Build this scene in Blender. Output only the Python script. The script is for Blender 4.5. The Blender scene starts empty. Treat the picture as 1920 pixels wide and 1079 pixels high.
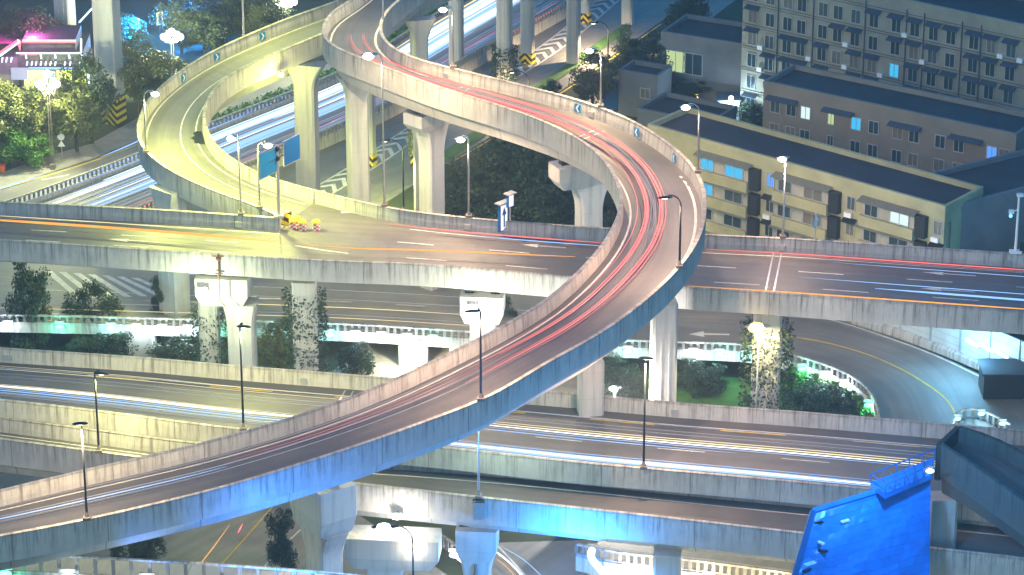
import bpy, bmesh, math, random
import numpy as np
from mathutils import Vector
R = math.radians
rng = random.Random(7)
SC = bpy.context.scene
COL = SC.collection

# ------------------------------------------------------------------ camera
FPX, TH, DIST = 6000.0, R(23.0), 400.0
CT, ST = math.cos(TH), math.sin(TH)
CAMP = np.array([0.0, -DIST * CT, DIST * ST])
cam_d = bpy.data.cameras.new('camera')
cam = bpy.data.objects.new('camera', cam_d); COL.objects.link(cam)
cam.location = CAMP; cam.rotation_euler = (R(90) - TH, 0, 0)
cam_d.sensor_width = 36.0; cam_d.lens = 36.0 * FPX / 1920.0
cam_d.clip_start = 1.0; cam_d.clip_end = 6000.0
SC.camera = cam

# ------------------------------------------------------------------ world, dusk sky, one faint sun, exposure
EXPO = 4.0
SUN_EL, SUN_ROT = R(1.0), R(200)
w = bpy.data.worlds.new('World'); SC.world = w; w.use_nodes = True
nt = w.node_tree; nt.nodes.clear()
sky = nt.nodes.new('ShaderNodeTexSky'); sky.sky_type = 'NISHITA'; sky.sun_disc = False
sky.sun_elevation = SUN_EL; sky.sun_rotation = SUN_ROT
sky.air_density = 1.0; sky.ozone_density = 4.0
bg = nt.nodes.new('ShaderNodeBackground'); bg.inputs[1].default_value = 0.10
out = nt.nodes.new('ShaderNodeOutputWorld')
tint = nt.nodes.new('ShaderNodeMix'); tint.data_type = 'RGBA'; tint.blend_type = 'MULTIPLY'; tint.inputs[0].default_value = 1
tint.inputs[7].default_value = (.50, 1.10, 1.0, 1)
nt.links.new(sky.outputs[0], tint.inputs[6]); nt.links.new(tint.outputs[2], bg.inputs[0]); nt.links.new(bg.outputs[0], out.inputs[0])
sun_d = bpy.data.lights.new('sun', 'SUN'); sun_d.energy = 0.03; sun_d.angle = R(12); sun_d.color = (1, .86, .74)
sun = bpy.data.objects.new('sun', sun_d); COL.objects.link(sun)
sun.rotation_euler = (R(62), 0, R(-25)); sun.location = (0, -100, 200)
SC.view_settings.view_transform = 'Standard'; SC.view_settings.look = 'None'
SC.view_settings.exposure = EXPO; SC.view_settings.gamma = 1.0
SC.render.engine = 'CYCLES'
SC.cycles.use_denoising = True
SC.cycles.max_bounces = 5; SC.cycles.diffuse_bounces = 3; SC.cycles.transparent_max_bounces = 6
SC.cycles.sample_clamp_indirect = 4.0
EK = 1.0 / 2 ** EXPO

# ------------------------------------------------------------------ pixel <-> world
def P(px, py, z):
    x = (px - 960) / FPX; y = -(py - 539.5) / FPX
    d = np.array([x, CT + y * ST, -ST + y * CT])
    t = (z - CAMP[2]) / d[2]
    return CAMP + d * t
def pix(p):
    v = np.asarray(p, float) - CAMP
    dep = v[1] * CT - v[2] * ST; up = v[1] * ST + v[2] * CT
    return 960 + FPX * v[0] / dep, 539.5 - FPX * up / dep, dep
def ztop(base, py):
    lo, hi = -5.0, 80.0
    for _ in range(50):
        m = .5 * (lo + hi)
        if pix((base[0], base[1], m))[1] > py: lo = m
        else: hi = m
    return .5 * (lo + hi)
def ppm(p): return FPX / pix(p)[2]

# ------------------------------------------------------------------ materials
MATS = {}
def mat(name, col, rough=.8, metal=0, spec=.3, var=0, vscale=.5, vcol=None, kind=None, bump=0):
    if name in MATS: return MATS[name]
    m = bpy.data.materials.new(name); m.use_nodes = True
    n = m.node_tree.nodes; l = m.node_tree.links; b = n['Principled BSDF']
    b.inputs['Base Color'].default_value = (*col, 1); b.inputs['Roughness'].default_value = rough
    b.inputs['Metallic'].default_value = metal; b.inputs['Specular IOR Level'].default_value = spec
    tc = n.new('ShaderNodeTexCoord')
    def noise(vec, s, det=5, r=.6):
        t = n.new('ShaderNodeTexNoise'); t.inputs['Scale'].default_value = s
        t.inputs['Detail'].default_value = det; t.inputs['Roughness'].default_value = r
        l.new(vec, t.inputs['Vector']); return t.outputs['Fac']
    def ramp(f, a, bb):
        r = n.new('ShaderNodeMapRange'); r.inputs[1].default_value = a; r.inputs[2].default_value = bb
        l.new(f, r.inputs[0]); return r.outputs[0]
    def mapv(vec, s):
        t = n.new('ShaderNodeMapping'); t.inputs['Scale'].default_value = s
        l.new(vec, t.inputs['Vector']); return t.outputs[0]
    def mixc(f, a, c):
        x = n.new('ShaderNodeMix'); x.data_type = 'RGBA'
        if isinstance(f, float): x.inputs[0].default_value = f
        else: l.new(f, x.inputs[0])
        for i, v in ((6, a), (7, c)):
            if isinstance(v, tuple): x.inputs[i].default_value = (*v, 1)
            else: l.new(v, x.inputs[i])
        return x.outputs[2]
    def math_(op, a, b_=None):
        x = n.new('ShaderNodeMath'); x.operation = op
        for i, v in enumerate((a, b_)):
            if v is None: continue
            if isinstance(v, (int, float)): x.inputs[i].default_value = v
            else: l.new(v, x.inputs[i])
        return x.outputs[0]
    dark = vcol or tuple(c * .45 for c in col)
    if kind == 'concrete':       # UV: u metres along, v metres down the face
        uv = tc.outputs['UV']
        blotch = ramp(noise(tc.outputs['Object'], .35, 6, .65), .35, .7)
        c = mixc(blotch, tuple(x * .78 for x in col), col)
        st = ramp(noise(mapv(uv, (1.9, .12, 1)), 1.0, 6, .75), .47, .66)
        top = n.new('ShaderNodeSeparateXYZ'); l.new(uv, top.inputs[0])
        fade = ramp(top.outputs['Y'], 2.6, .1)
        st2 = math_('MULTIPLY', st, math_('MULTIPLY', math_('ADD', fade, .25), .95))
        c = mixc(st2, c, dark)
        jn = math_('LESS_THAN', math_('MODULO', math_('ABSOLUTE', top.outputs['X']), 9.0), .09)
        c = mixc(math_('MULTIPLY', jn, .75), c, dark)
        rim = ramp(top.outputs['Y'], .16, .02)
        rimn = ramp(noise(mapv(uv, (.6, .6, 1)), 1.0, 4, .7), .42, .6)
        c = mixc(math_('MULTIPLY', math_('MULTIPLY', rim, rimn), .6), c, dark)
        l.new(c, b.inputs['Base Color'])
    elif kind == 'pier':
        o = tc.outputs['Object']
        st = ramp(noise(mapv(o, (1.3, 1.3, .07)), 1.0, 6, .65), .5, .74)
        c = mixc(math_('MULTIPLY', st, .6), col, dark)
        sp = n.new('ShaderNodeSeparateXYZ'); l.new(o, sp.inputs[0])
        jn = math_('LESS_THAN', math_('MODULO', math_('ABSOLUTE', sp.outputs['Z']), 3.0), .04)
        c = mixc(math_('MULTIPLY', jn, .4), c, dark)
        l.new(c, b.inputs['Base Color'])
    elif kind == 'asphalt':      # UV: u along, v lateral metres
        uv = tc.outputs['UV']
        lng = ramp(noise(mapv(uv, (.012, 1.1, 1)), 1.0, 5, .6), .35, .68)
        pat = ramp(noise(tc.outputs['Object'], .16, 6, .65), .38, .66)
        c = mixc(lng, col, tuple(x * 1.55 for x in col))
        c = mixc(math_('MULTIPLY', pat, .5), c, dark)
        fine = ramp(noise(tc.outputs['Object'], 9, 2, .5), .3, .7)
        c = mixc(math_('MULTIPLY', fine, .25), c, tuple(x * 1.8 for x in col))
        l.new(c, b.inputs['Base Color'])
    elif kind == 'leaf':
        g = n.new('ShaderNodeNewGeometry')
        f = noise(tc.outputs['Object'], .35, 3, .6)
        c = mixc(ramp(f, .35, .65), dark, col)
        c = mixc(math_('MULTIPLY', g.outputs['Random Per Island'], .6), c, vcol2[name] if name in vcol2 else tuple(x * 1.7 for x in col))
        l.new(c, b.inputs['Base Color'])
    elif kind == 'chevron':      # warning stripes, object x/y/z
        o = n.new('ShaderNodeSeparateXYZ'); l.new(tc.outputs['UV'], o.inputs[0])
        s = math_('ADD', math_('MULTIPLY', o.outputs['Y'], 1.0), math_('ABSOLUTE', o.outputs['X']))
        q = math_('LESS_THAN', math_('MODULO', math_('ADD', s, 50.0), 1.05), .52)
        l.new(mixc(q, col, dark), b.inputs['Base Color'])
    elif kind == 'corrugated':
        o = n.new('ShaderNodeSeparateXYZ'); l.new(tc.outputs['UV'], o.inputs[0])
        q = math_('LESS_THAN', math_('MODULO', math_('ADD', o.outputs['Y'], 50.0), .9), .05)
        f = ramp(noise(tc.outputs['Object'], .4, 6, .7), .45, .7)
        c = mixc(math_('MULTIPLY', f, .5), col, dark)
        c = mixc(math_('MULTIPLY', q, .7), c, tuple(x * .3 for x in col))
        l.new(c, b.inputs['Base Color'])
    elif var:
        f = ramp(noise(tc.outputs['Object'], vscale, 6, .65), .35, .68)
        c = mixc(math_('MULTIPLY', f, float(var)), col, dark)
        l.new(c, b.inputs['Base Color'])
    if bump:
        bp = n.new('ShaderNodeBump'); bp.inputs['Strength'].default_value = bump; bp.inputs['Distance'].default_value = .05
        l.new(noise(tc.outputs['Object'], 6, 4, .6), bp.inputs['Height']); l.new(bp.outputs[0], b.inputs['Normal'])
    MATS[name] = m
    return m
vcol2 = {}
def emis(name, col, k=1.0, base=(.02, .02, .02)):
    if name in MATS: return MATS[name]
    m = bpy.data.materials.new(name); m.use_nodes = True
    b = m.node_tree.nodes['Principled BSDF']
    b.inputs['Base Color'].default_value = (*base, 1)
    b.inputs['Emission Color'].default_value = (*col, 1); b.inputs['Emission Strength'].default_value = k * EK
    MATS[name] = m
    return m

CONC = mat('weathered concrete', (.42, .41, .38), .85, kind='concrete', vcol=(.07, .07, .065), bump=.25)
CONCP = mat('parapet concrete', (.46, .435, .40), .85, kind='concrete', vcol=(.12, .105, .09), bump=.2)
PIER = mat('pier concrete', (.43, .42, .40), .85, kind='pier', vcol=(.17, .16, .15), bump=.2)
ASPH = mat('asphalt', (.082, .079, .076), .55, kind='asphalt', vcol=(.04, .04, .04), spec=.45, bump=.15)
ASPHL = mat('pale asphalt', (.125, .12, .112), .6, kind='asphalt', vcol=(.065, .065, .062), spec=.4, bump=.15)
PAINT = mat('road paint', (.62, .61, .57), .7, var=.6, vscale=1.2, vcol=(.28, .27, .25))
PAINTY = mat('yellow road paint', (.62, .42, .06), .7, var=.5, vscale=1.2, vcol=(.3, .2, .05))
SOIL = mat('ground cover soil', (.035, .05, .022), .95, var=.8, vscale=.12, vcol=(.018, .02, .013))
GRASS = mat('mown grass', (.07, .16, .03), .95, var=.7, vscale=.9, vcol=(.03, .08, .015), bump=.5)
PAVE = mat('pavement slabs', (.26, .25, .22), .85, var=.6, vscale=.5, vcol=(.14, .13, .11))
STEEL = mat('galvanised steel', (.5, .51, .52), .4, .7, var=.3, vscale=2)
DARKST = mat('dark painted steel', (.03, .035, .04), .45, .3)
WHITEST = mat('white painted steel', (.72, .73, .73), .5)
BLUEP = mat('blue sign paint', (.015, .2, .42), .45, var=.25, vscale=1)
DBLUEP = mat('deep blue sign paint', (.008, .1, .3), .45, var=.25, vscale=1)
WARN = mat('hazard stripe paint', (.7, .5, .02), .6, kind='chevron', vcol=(.02, .02, .02))
REDP = mat('red plastic', (.55, .05, .03), .5)
YELP = mat('yellow plastic', (.75, .55, .02), .5)
WHP = mat('white plastic', (.75, .75, .72), .5)
BARK = mat('bark', (.09, .07, .05), .95, var=.6, vscale=3)
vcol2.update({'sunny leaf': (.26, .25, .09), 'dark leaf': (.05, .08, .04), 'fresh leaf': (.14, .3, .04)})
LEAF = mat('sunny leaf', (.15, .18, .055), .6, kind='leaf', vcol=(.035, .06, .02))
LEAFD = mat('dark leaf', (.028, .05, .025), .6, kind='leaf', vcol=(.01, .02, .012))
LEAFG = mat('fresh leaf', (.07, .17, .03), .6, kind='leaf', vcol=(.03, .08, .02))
LEAVES = {'sun': LEAF, 'dark': LEAFD, 'fresh': LEAFG}
GLASS = mat('dark window glass', (.03, .05, .06), .12, spec=.6)
ROOFM = mat('bitumen roof', (.05, .05, .055), .9, var=.7, vscale=.2, vcol=(.02, .022, .026))
WALLY = mat('pale yellow render', (.40, .38, .22), .9, var=.7, vscale=.3, vcol=(.24, .22, .13))
WALLC = mat('cream render', (.38, .36, .31), .9, var=.7, vscale=.25, vcol=(.22, .21, .19))
WALLG = mat('grey render', (.16, .17, .18), .9, var=.7, vscale=.25, vcol=(.09, .095, .1))
AWN = mat('blue grey awning', (.06, .08, .11), .7, var=.5, vscale=2)

# ------------------------------------------------------------------ mesh collector
class MB:
    def __init__(s): s.v = []; s.f = []; s.uv = []; s.mi = []
    def add(s, vs, fs, uvs=None, mi=0):
        o = len(s.v); s.v += [tuple(map(float, p)) for p in vs]
        for k, f in enumerate(fs):
            s.f.append([i + o for i in f]); s.mi.append(mi)
            s.uv.append([tuple(uvs[i]) for i in f] if uvs is not None else None)
    def box(s, c, d, rz=0, mi=0, taper=1.0):
        x, y, z = d[0] / 2, d[1] / 2, d[2] / 2; ca, sa = math.cos(rz), math.sin(rz)
        vs = []
        for k in (-1, 1):
            t = taper if k > 0 else 1
            for i, j in ((-1, -1), (1, -1), (1, 1), (-1, 1)):
                a, b = i * x * t, j * y * t
                vs.append((c[0] + a * ca - b * sa, c[1] + a * sa + b * ca, c[2] + k * z))
        s.add(vs, [(3, 2, 1, 0), (4, 5, 6, 7), (0, 1, 5, 4), (1, 2, 6, 5), (2, 3, 7, 6), (3, 0, 4, 7)], mi=mi)
    def tube(s, pts, rad, n=8, mi=0, cap=True):
        pts = [np.array(p, float) for p in pts]
        if not hasattr(rad, '__len__'): rad = [rad] * len(pts)
        vs = []; fs = []; prev = None
        for i, p in enumerate(pts):
            t = pts[min(i + 1, len(pts) - 1)] - pts[max(i - 1, 0)]
            t /= np.linalg.norm(t) + 1e-9
            a = np.cross(t, (0, 0, 1)) if abs(t[2]) < .95 else np.cross(t, (0, 1, 0))
            a /= np.linalg.norm(a)
            if prev is not None and a @ prev < 0: a = -a
            prev = a; b = np.cross(t, a)
            for k in range(n):
                q = 2 * math.pi * k / n
                vs.append(p + rad[i] * (math.cos(q) * a + math.sin(q) * b))
        for i in range(len(pts) - 1):
            for k in range(n):
                k2 = (k + 1) % n
                fs.append((i * n + k, i * n + k2, (i + 1) * n + k2, (i + 1) * n + k))
        if cap: fs += [tuple(range(n - 1, -1, -1)), tuple(range((len(pts) - 1) * n, len(pts) * n))]
        s.add(vs, fs, mi=mi)
    def ball(s, c, r, n=10, m=7, mi=0, half=False):
        if not hasattr(r, '__len__'): r = (r, r, r)
        vs = []; fs = []
        for j in range(m + 1):
            th = math.pi * (j / m if not half else .5 * j / m)
            for i in range(n):
                ph = 2 * math.pi * i / n
                vs.append((c[0] + r[0] * math.sin(th) * math.cos(ph), c[1] + r[1] * math.sin(th) * math.sin(ph), c[2] + r[2] * math.cos(th)))
        for j in range(m):
            for i in range(n):
                i2 = (i + 1) % n
                fs.append((j * n + i, j * n + i2, (j + 1) * n + i2, (j + 1) * n + i)[::-1])
        s.add(vs, fs, mi=mi)
    def loft(s, secs, mi=0, cap=True, closed=True):
        n = len(secs[0]); vs = [p for q in secs for p in q]; fs = []
        for i in range(len(secs) - 1):
            for k in range(n if closed else n - 1):
                k2 = (k + 1) % n
                fs.append((i * n + k, i * n + k2, (i + 1) * n + k2, (i + 1) * n + k))
        if cap: fs += [tuple(range(n - 1, -1, -1)), tuple(range((len(secs) - 1) * n, len(secs) * n))]
        s.add(vs, fs, mi=mi)
    def build(s, name, mats, parent=None, smooth=False, local=False, recalc=True):
        me = bpy.data.meshes.new(name)
        v = np.array(s.v, float)
        if parent is not None and not local: v = v - np.array(root_loc(parent))
        me.from_pydata([tuple(p) for p in v], [], s.f)
        for m in (mats if isinstance(mats, (list, tuple)) else [mats]): me.materials.append(m)
        me.polygons.foreach_set('material_index', s.mi)
        if any(u is not None for u in s.uv):
            lay = me.uv_layers.new(name='UVMap'); k = 0
            for u, f in zip(s.uv, s.f):
                for j in range(len(f)):
                    lay.data[k].uv = u[j] if u is not None else (0, 0); k += 1
        if recalc:
            bm = bmesh.new(); bm.from_mesh(me); bmesh.ops.recalc_face_normals(bm, faces=bm.faces); bm.to_mesh(me); bm.free()
        if smooth: me.polygons.foreach_set('use_smooth', [True] * len(me.polygons))
        me.update()
        o = bpy.data.objects.new(name, me); COL.objects.link(o)
        if parent is not None: o.parent = parent
        return o
def root_loc(o):
    p = Vector((0, 0, 0))
    while o is not None: p += o.location; o = o.parent
    return p
def tag(o, label=None, cat=None, group=None, kind=None):
    for k, v in (('label', label), ('category', cat), ('group', group), ('kind', kind)):
        if v: o[k] = v
    return o
def thing(name, label, cat, loc=(0, 0, 0), group=None, rz=0):
    o = bpy.data.objects.new(name, None); COL.objects.link(o); o.location = tuple(map(float, loc)); o.rotation_euler.z = rz
    o.empty_display_size = .3
    return tag(o, label, cat, group)
def copy_tree(o, parent=None):
    c = o.copy(); COL.objects.link(c)
    if parent is not None: c.parent = parent
    for ch in list(o.children): copy_tree(ch, c)
    return c
LK = .50
def light(kind, loc, col, power, parent=None, size=.25, aim=None, cone=150, blend=.6):
    d = bpy.data.lights.new('lamp_light', kind); d.energy = power * LK; d.color = col; d.shadow_soft_size = size
    if kind == 'SPOT': d.spot_size = R(cone); d.spot_blend = blend
    o = bpy.data.objects.new('lamp_light', d); COL.objects.link(o)
    loc = Vector(tuple(map(float, loc)))
    if kind == 'SPOT':
        dv = Vector(tuple(map(float, aim))) if aim is not None else Vector((0, 0, -1))
        o.rotation_euler = dv.to_track_quat('-Z', 'Y').to_euler()
    if parent is not None: o.parent = parent; o.location = loc - root_loc(parent)
    else: o.location = loc
    return o

# ------------------------------------------------------------------ polylines
def dense(P3, step=1.5, smooth=3):
    Q = np.array(P3, float); n = len(Q)
    E_ = np.vstack([2 * Q[0] - Q[1], Q, 2 * Q[-1] - Q[-2]]); out_ = []
    for i in range(n - 1):
        p0, p1, p2, p3 = E_[i:i + 4]
        m = max(2, int(np.linalg.norm(p2 - p1) / step))
        for t in np.linspace(0, 1, m, endpoint=False):
            out_.append(.5 * ((2 * p1) + (-p0 + p2) * t + (2 * p0 - 5 * p1 + 4 * p2 - p3) * t * t + (-p0 + 3 * p1 - 3 * p2 + p3) * t ** 3))
    out_.append(Q[-1]); A = np.array(out_)
    s = np.r_[0, np.cumsum(np.linalg.norm(np.diff(A, axis=0), axis=1))]
    k = max(3, int(s[-1] / step)); u = np.linspace(0, s[-1], k)
    A = np.stack([np.interp(u, s, A[:, j]) for j in range(3)], 1)
    for _ in range(smooth):
        B = A.copy(); B[1:-1] = .25 * A[:-2] + .5 * A[1:-1] + .25 * A[2:]; A = B
    return A
def edge(pts, zt):
    """picture points of one parapet top with a height profile over its length -> dense 3D line"""
    a = np.array(pts, float); s = np.r_[0, np.cumsum(np.hypot(*np.diff(a, axis=0).T))]; s /= s[-1]
    zz = np.interp(s, [q[0] for q in zt], [q[1] for q in zt]) if hasattr(zt, '__len__') else np.full(len(a), zt)
    return [P(x, y, z) for (x, y), z in zip(a, zz)]
def pair(O, I, step=1.5, smooth=4):
    O = dense(O, step, smooth); I = dense(I, step, smooth)
    n = len(O); idx = np.array([np.argmin(np.hypot(*(I[:, :2] - o[:2]).T)) for o in O], float)
    idx = np.maximum.accumulate(idx); idx[0] = 0; idx[-1] = len(I) - 1
    for _ in range(12): idx[1:-1] = .25 * idx[:-2] + .5 * idx[1:-1] + .25 * idx[2:]
    ii = np.arange(len(I))
    return O, np.stack([np.interp(idx, ii, I[:, k]) for k in range(3)], 1)
def arclen(A): return np.r_[0, np.cumsum(np.linalg.norm(np.diff(A, axis=0), axis=1))]
LV = 7.0     # lift of the viaduct levels above the ground
PH = 1.5     # parapet top above road surface
class Deck: pass
def strip_mesh(A, B, dz=0, mb=None, mi=0, u0=0):
    mb = mb or MB(); s = arclen((A + B) / 2); w_ = np.linalg.norm(A - B, axis=1); n = len(A)
    vs = []; uv = []
    for i in range(n):
        vs += [A[i] + (0, 0, dz), B[i] + (0, 0, dz)]; uv += [(s[i], 0), (s[i], w_[i])]
    mb.add(vs, [(2 * i, 2 * i + 1, 2 * i + 3, 2 * i + 2) for i in range(n - 1)], uv, mi)
    return mb
def sweep(A, N, prof, mb=None):
    """sweep profile [(inset, dz, vcoord)] along A; N = unit inward direction"""
    mb = mb or MB(); s = arclen(A); m = len(prof); vs = []; uv = []; fs = []
    for i in range(len(A)):
        for q in prof:
            vs.append(A[i] + N[i] * q[0] + np.array((0, 0, q[1]))); uv.append((s[i], q[2]))
    for i in range(len(A) - 1):
        for k in range(m - 1):
            fs.append((i * m + k, i * m + k + 1, (i + 1) * m + k + 1, (i + 1) * m + k))
    fs += [tuple(range(m)), tuple(range((len(A) - 1) * m, len(A) * m))]
    mb.add(vs, fs, uv); return mb
def deck(name, label, O, I, gird=2.0, fas=2.9, surf=ASPH, ph=PH, inset=2.2, cm=None, ext=(0, 0)):
    CONCP, CONC = (cm, cm) if cm else (globals()['CONCP'], globals()['CONC'])
    d = Deck(); d.O, d.I = O, I
    d.root = thing(name, label, 'viaduct', O[len(O) // 2] * (1, 1, 0))
    v = I - O; v[:, 2] = 0; wd = np.linalg.norm(v, axis=1); N = v / wd[:, None]
    d.N, d.w, d.ph = N, wd, ph
    d.s = arclen((O + I) / 2); d.L = d.s[-1]
    for e, k0, k1 in ((ext[0], 0, 3), (ext[1], -1, -4)):      # carry the road on beyond the frame
        if e:
            dr = (O[k0] - O[k1]) + (I[k0] - I[k1]); dr /= np.linalg.norm(dr); j = 0 if k0 == 0 else len(O)
            O = np.insert(O, j, O[k0] + dr * e, 0); I = np.insert(I, j, I[k0] + dr * e, 0); N = np.insert(N, j, N[k0], 0); wd = np.insert(wd, j, wd[k0])
    for A, M in ((O, N), (I, -N)):
        sweep(A, M, [(.42, -ph - .02, ph), (.4, -.9, .9), (.3, 0, 0.02), (0, 0, 0.0), (-.02, -.25, .25), (0, -fas, fas), (.5, -fas - .003, fas + .4)]).build('parapet', CONCP, d.root)
        cp = sweep(A, M, [(.34, .005, 0), (.36, .09, 0), (-.05, .09, 0), (-.05, .005, 0)]).build('coping', CONCP, d.root)
    strip_mesh(O + N * .41, I - N * .41, -ph).build('road_surface', surf, d.root)
    iw = np.minimum(inset, wd * .22)[:, None]
    mb = MB(); vs = []; uv = []; s = arclen(O); n = len(O)
    for i in range(n):
        a = O[i] + N[i] * .45; b = I[i] - N[i] * .45
        for q, (p, dz) in enumerate(((a, -ph - .25), (a, -fas - .01), (O[i] + N[i] * iw[i] * .6, -fas - .3), (O[i] + N[i] * iw[i], -fas - gird),
                      (I[i] - N[i] * iw[i], -fas - gird), (I[i] - N[i] * iw[i] * .6, -fas - .3), (b, -fas - .01), (b, -ph - .25))):
            vs.append(p + np.array((0, 0, dz))); uv.append((s[i], 4 + abs(dz)))
    fs = []
    for i in range(n - 1):
        for k in range(8):
            k2 = (k + 1) % 8; fs.append((i * 8 + k, i * 8 + k2, (i + 1) * 8 + k2, (i + 1) * 8 + k))
    fs += [tuple(range(8)), tuple(range((n - 1) * 8, n * 8))]
    mb.add(vs, fs, uv); mb.build('box_girder', CONC, d.root)
    return d
def at(d, u, t, dz=0):
    """point on a deck: u 0-1 along, t 0-1 from edge O to edge I, dz above road"""
    x = u * (len(d.O) - 1); i = int(min(max(x, 0), len(d.O) - 2)); f = x - i
    o = d.O[i] * (1 - f) + d.O[i + 1] * f; q = d.I[i] * (1 - f) + d.I[i + 1] * f
    p = o + (q - o) * t; p = p.copy(); p[2] += -d.ph + dz
    return p
def ufor(d, px, py, t=.5):
    best = min(np.linspace(0, 1, 400), key=lambda u: (pix(at(d, u, t))[0] - px) ** 2 + (pix(at(d, u, t))[1] - py) ** 2)
    return float(best)
def lane(d, t, u0, u1, wid=.16, dash=None, mb=None, dz=.012, mi=0):
    mb = mb or MB(); L = (u1 - u0) * d.L
    segs = [(0, L)] if not dash else [(a, min(a + dash[0], L)) for a in np.arange(0, L, dash[0] + dash[1])]
    for a, b in segs:
        k = max(2, int((b - a) / 1.5)); A = []; B = []
        for q in np.linspace(a, b, k):
            u = u0 + (u1 - u0) * q / L
            x = u * (len(d.w) - 1); ww = d.w[int(min(x, len(d.w) - 1))]
            A.append(at(d, u, t - wid / ww / 2, dz)); B.append(at(d, u, t + wid / ww / 2, dz))
        strip_mesh(np.array(A), np.array(B), 0, mb, mi)
    return mb
def trail_pts(d, t0, t1, u0, u1, h):
    k = max(4, int(abs(u1 - u0) * d.L / 1.5))
    return [at(d, u0 + (u1 - u0) * q, t0 + (t1 - t0) * q, h) for q in np.linspace(0, 1, k)]
def trails(name, label, specs):
    """bundle of luminous streaks; spec = (points, radius, material)"""
    mb = MB(); ms = []
    for pts, r, m in specs:
        if m not in ms: ms.append(m)
        n = len(pts)
        if n > 6:
            rr = [r * min(1, .2 + 3 * q / n, .2 + 3 * (n - 1 - q) / n) for q in range(n)]
        else: rr = [r * .4] + [r] * (n - 2) + [r * .4]
        mb.tube(pts, rr, 4, ms.index(m))
    o = mb.build(name, ms)
    return tag(o, label, 'light streaks', None, 'stuff')
T_RED = emis('tail light red', (1.0, .16, .15), 1.7)
T_PINK = emis('soft tail light red', (.75, .22, .24), .8)
T_WHITE = emis('head light white', (.85, .93, 1.0), 2.4)
T_BLUE = emis('head light blue white', (.28, .52, 1.0), 1.6)
T_PALE = emis('faint head light', (.5, .55, .7), .75)
T_ORANGE = emis('amber streak', (1.0, .40, .05), 1.5)
T_CREAM = emis('cream streak', (1.0, .82, .42), 1.5)

# ================================================================== SETTING: ground
gm = MB(); gm.add([(-1500, -700, 0), (1500, -700, 0), (1500, 2500, 0), (-1500, 2500, 0)], [(0, 1, 2, 3)])
tag(gm.build('ground', SOIL), kind='structure')
def sheet(name, pts, z, m, kind='structure'):
    mb = MB(); w3 = [P(x, y, z) for x, y in pts]
    mb.add(w3, [tuple(range(len(w3)))], [(p[0] * .62 + p[1] * .78, p[0] * .78 - p[1] * .62) for p in w3])
    o = mb.build(name, m)
    bm = bmesh.new(); bm.from_mesh(o.data); bmesh.ops.triangulate(bm, faces=bm.faces); bm.normal_update()
    for f in bm.faces:
        if f.normal.z < 0: f.normal_flip()
    bm.to_mesh(o.data); bm.free()
    return tag(o, kind=kind)
L2 = [(-80, 432), (0, 402), (90, 372), (270, 303), (400, 247), (547, 190), (650, 146), (720, 105), (802, 52), (890, 0), (980, -55)]
L1 = [(60, 500), (200, 447), (300, 405), (400, 365), (500, 322), (585, 287), (653, 257), (747, 213), (883, 132), (973, 82), (1053, 37), (1130, -8), (1210, -60)]
L4 = [(-80, 376), (0, 352), (100, 322), (183, 295), (257, 263), (400, 195), (560, 105), (700, 20), (800, -45)]
LR = [(300, 560), (560, 470), (700, 395), (850, 300), (920, 257), (1030, 185), (1130, 117), (1240, 40), (1330, -30)]
sheet('highway', L4 + LR[::-1], .03, ASPHL)
sheet('service_road', [(1000, 260), (1130, 160), (1240, 75), (1330, -30), (1420, -30), (1300, 60), (1240, 130), (1100, 250)], .02, ASPHL)
sheet('pavement', [(-80, 376), (0, 352), (100, 322), (183, 295), (257, 263), (400, 195), (400, 180), (257, 222), (170, 270), (100, 290), (0, 325), (-80, 345)], .12, PAVE)
def wline(pts, z): return dense([P(x, y, z) for x, y in pts], 2.0, 3)
def off_strip(A, a, b):
    t = np.gradient(A, axis=0); nrm = np.stack([-t[:, 1], t[:, 0], 0 * t[:, 0]], 1); nrm /= np.linalg.norm(nrm, axis=1)[:, None]
    return A + nrm * a, A + nrm * b
def ground_line(name, pts, z, a, b, m, dash=None):
    A = wline(pts, z); mb = MB()
    if dash:
        s = arclen(A)
        for q in np.arange(0, s[-1] - dash[0], sum(dash)):
            B = np.array([[np.interp(x, s, A[:, k]) for k in range(3)] for x in np.linspace(q, q + dash[0], 4)])
            strip_mesh(*off_strip(B, a, b), 0, mb)
    else: strip_mesh(*off_strip(A, a, b), 0, mb)
    return tag(mb.build(name, m), kind='structure')
CH = [(560, 385), (605, 359), (700, 300), (773, 250), (870, 192), (965, 134), (1050, 77), (1136, 4), (1180, -35)]
ground_line('lane_marking', CH, .045, 1.5, 1.75, PAINT)
ground_line('lane_marking', CH, .045, -1.75, -1.5, PAINT)
A = wline(CH, .045); s = arclen(A); mb = MB()
for q in np.arange(2, s[-1] - 3, 2.6):
    p = np.array([np.interp(q, s, A[:, k]) for k in range(3)]); p2 = np.array([np.interp(q + 1, s, A[:, k]) for k in range(3)])
    t = (p2 - p) / np.linalg.norm(p2 - p); nn = np.array((-t[1], t[0], 0))
    for sg in (-1, 1):
        mb.add([p + t * .9, p + t * 1.9, p + nn * sg * 1.45 + t * .6 - t * .6, p + nn * sg * 1.45 - t * 1.0], [(0, 1, 2, 3)])
tag(mb.build('hatch_marking', PAINT), kind='structure')
ground_line('lane_marking', [(840, 308), (920, 262), (1030, 190), (1130, 122), (1240, 45)], .045, -.12, .12, PAINTY)
ground_line('lane_marking', [(620, 230), (747, 165), (883, 88), (973, 42), (1053, -5)], .045, -.1, .1, PAINT, (4, 6))
ground_line('lane_marking', [(560, 300), (747, 192), (883, 112), (973, 62), (1080, 5)], .045, -.1, .1, PAINT, (4, 6))
ground_line('lane_marking', [(-60, 372), (60, 338), (183, 300), (270, 266)], .045, -.15, .15, PAINTY)
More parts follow.
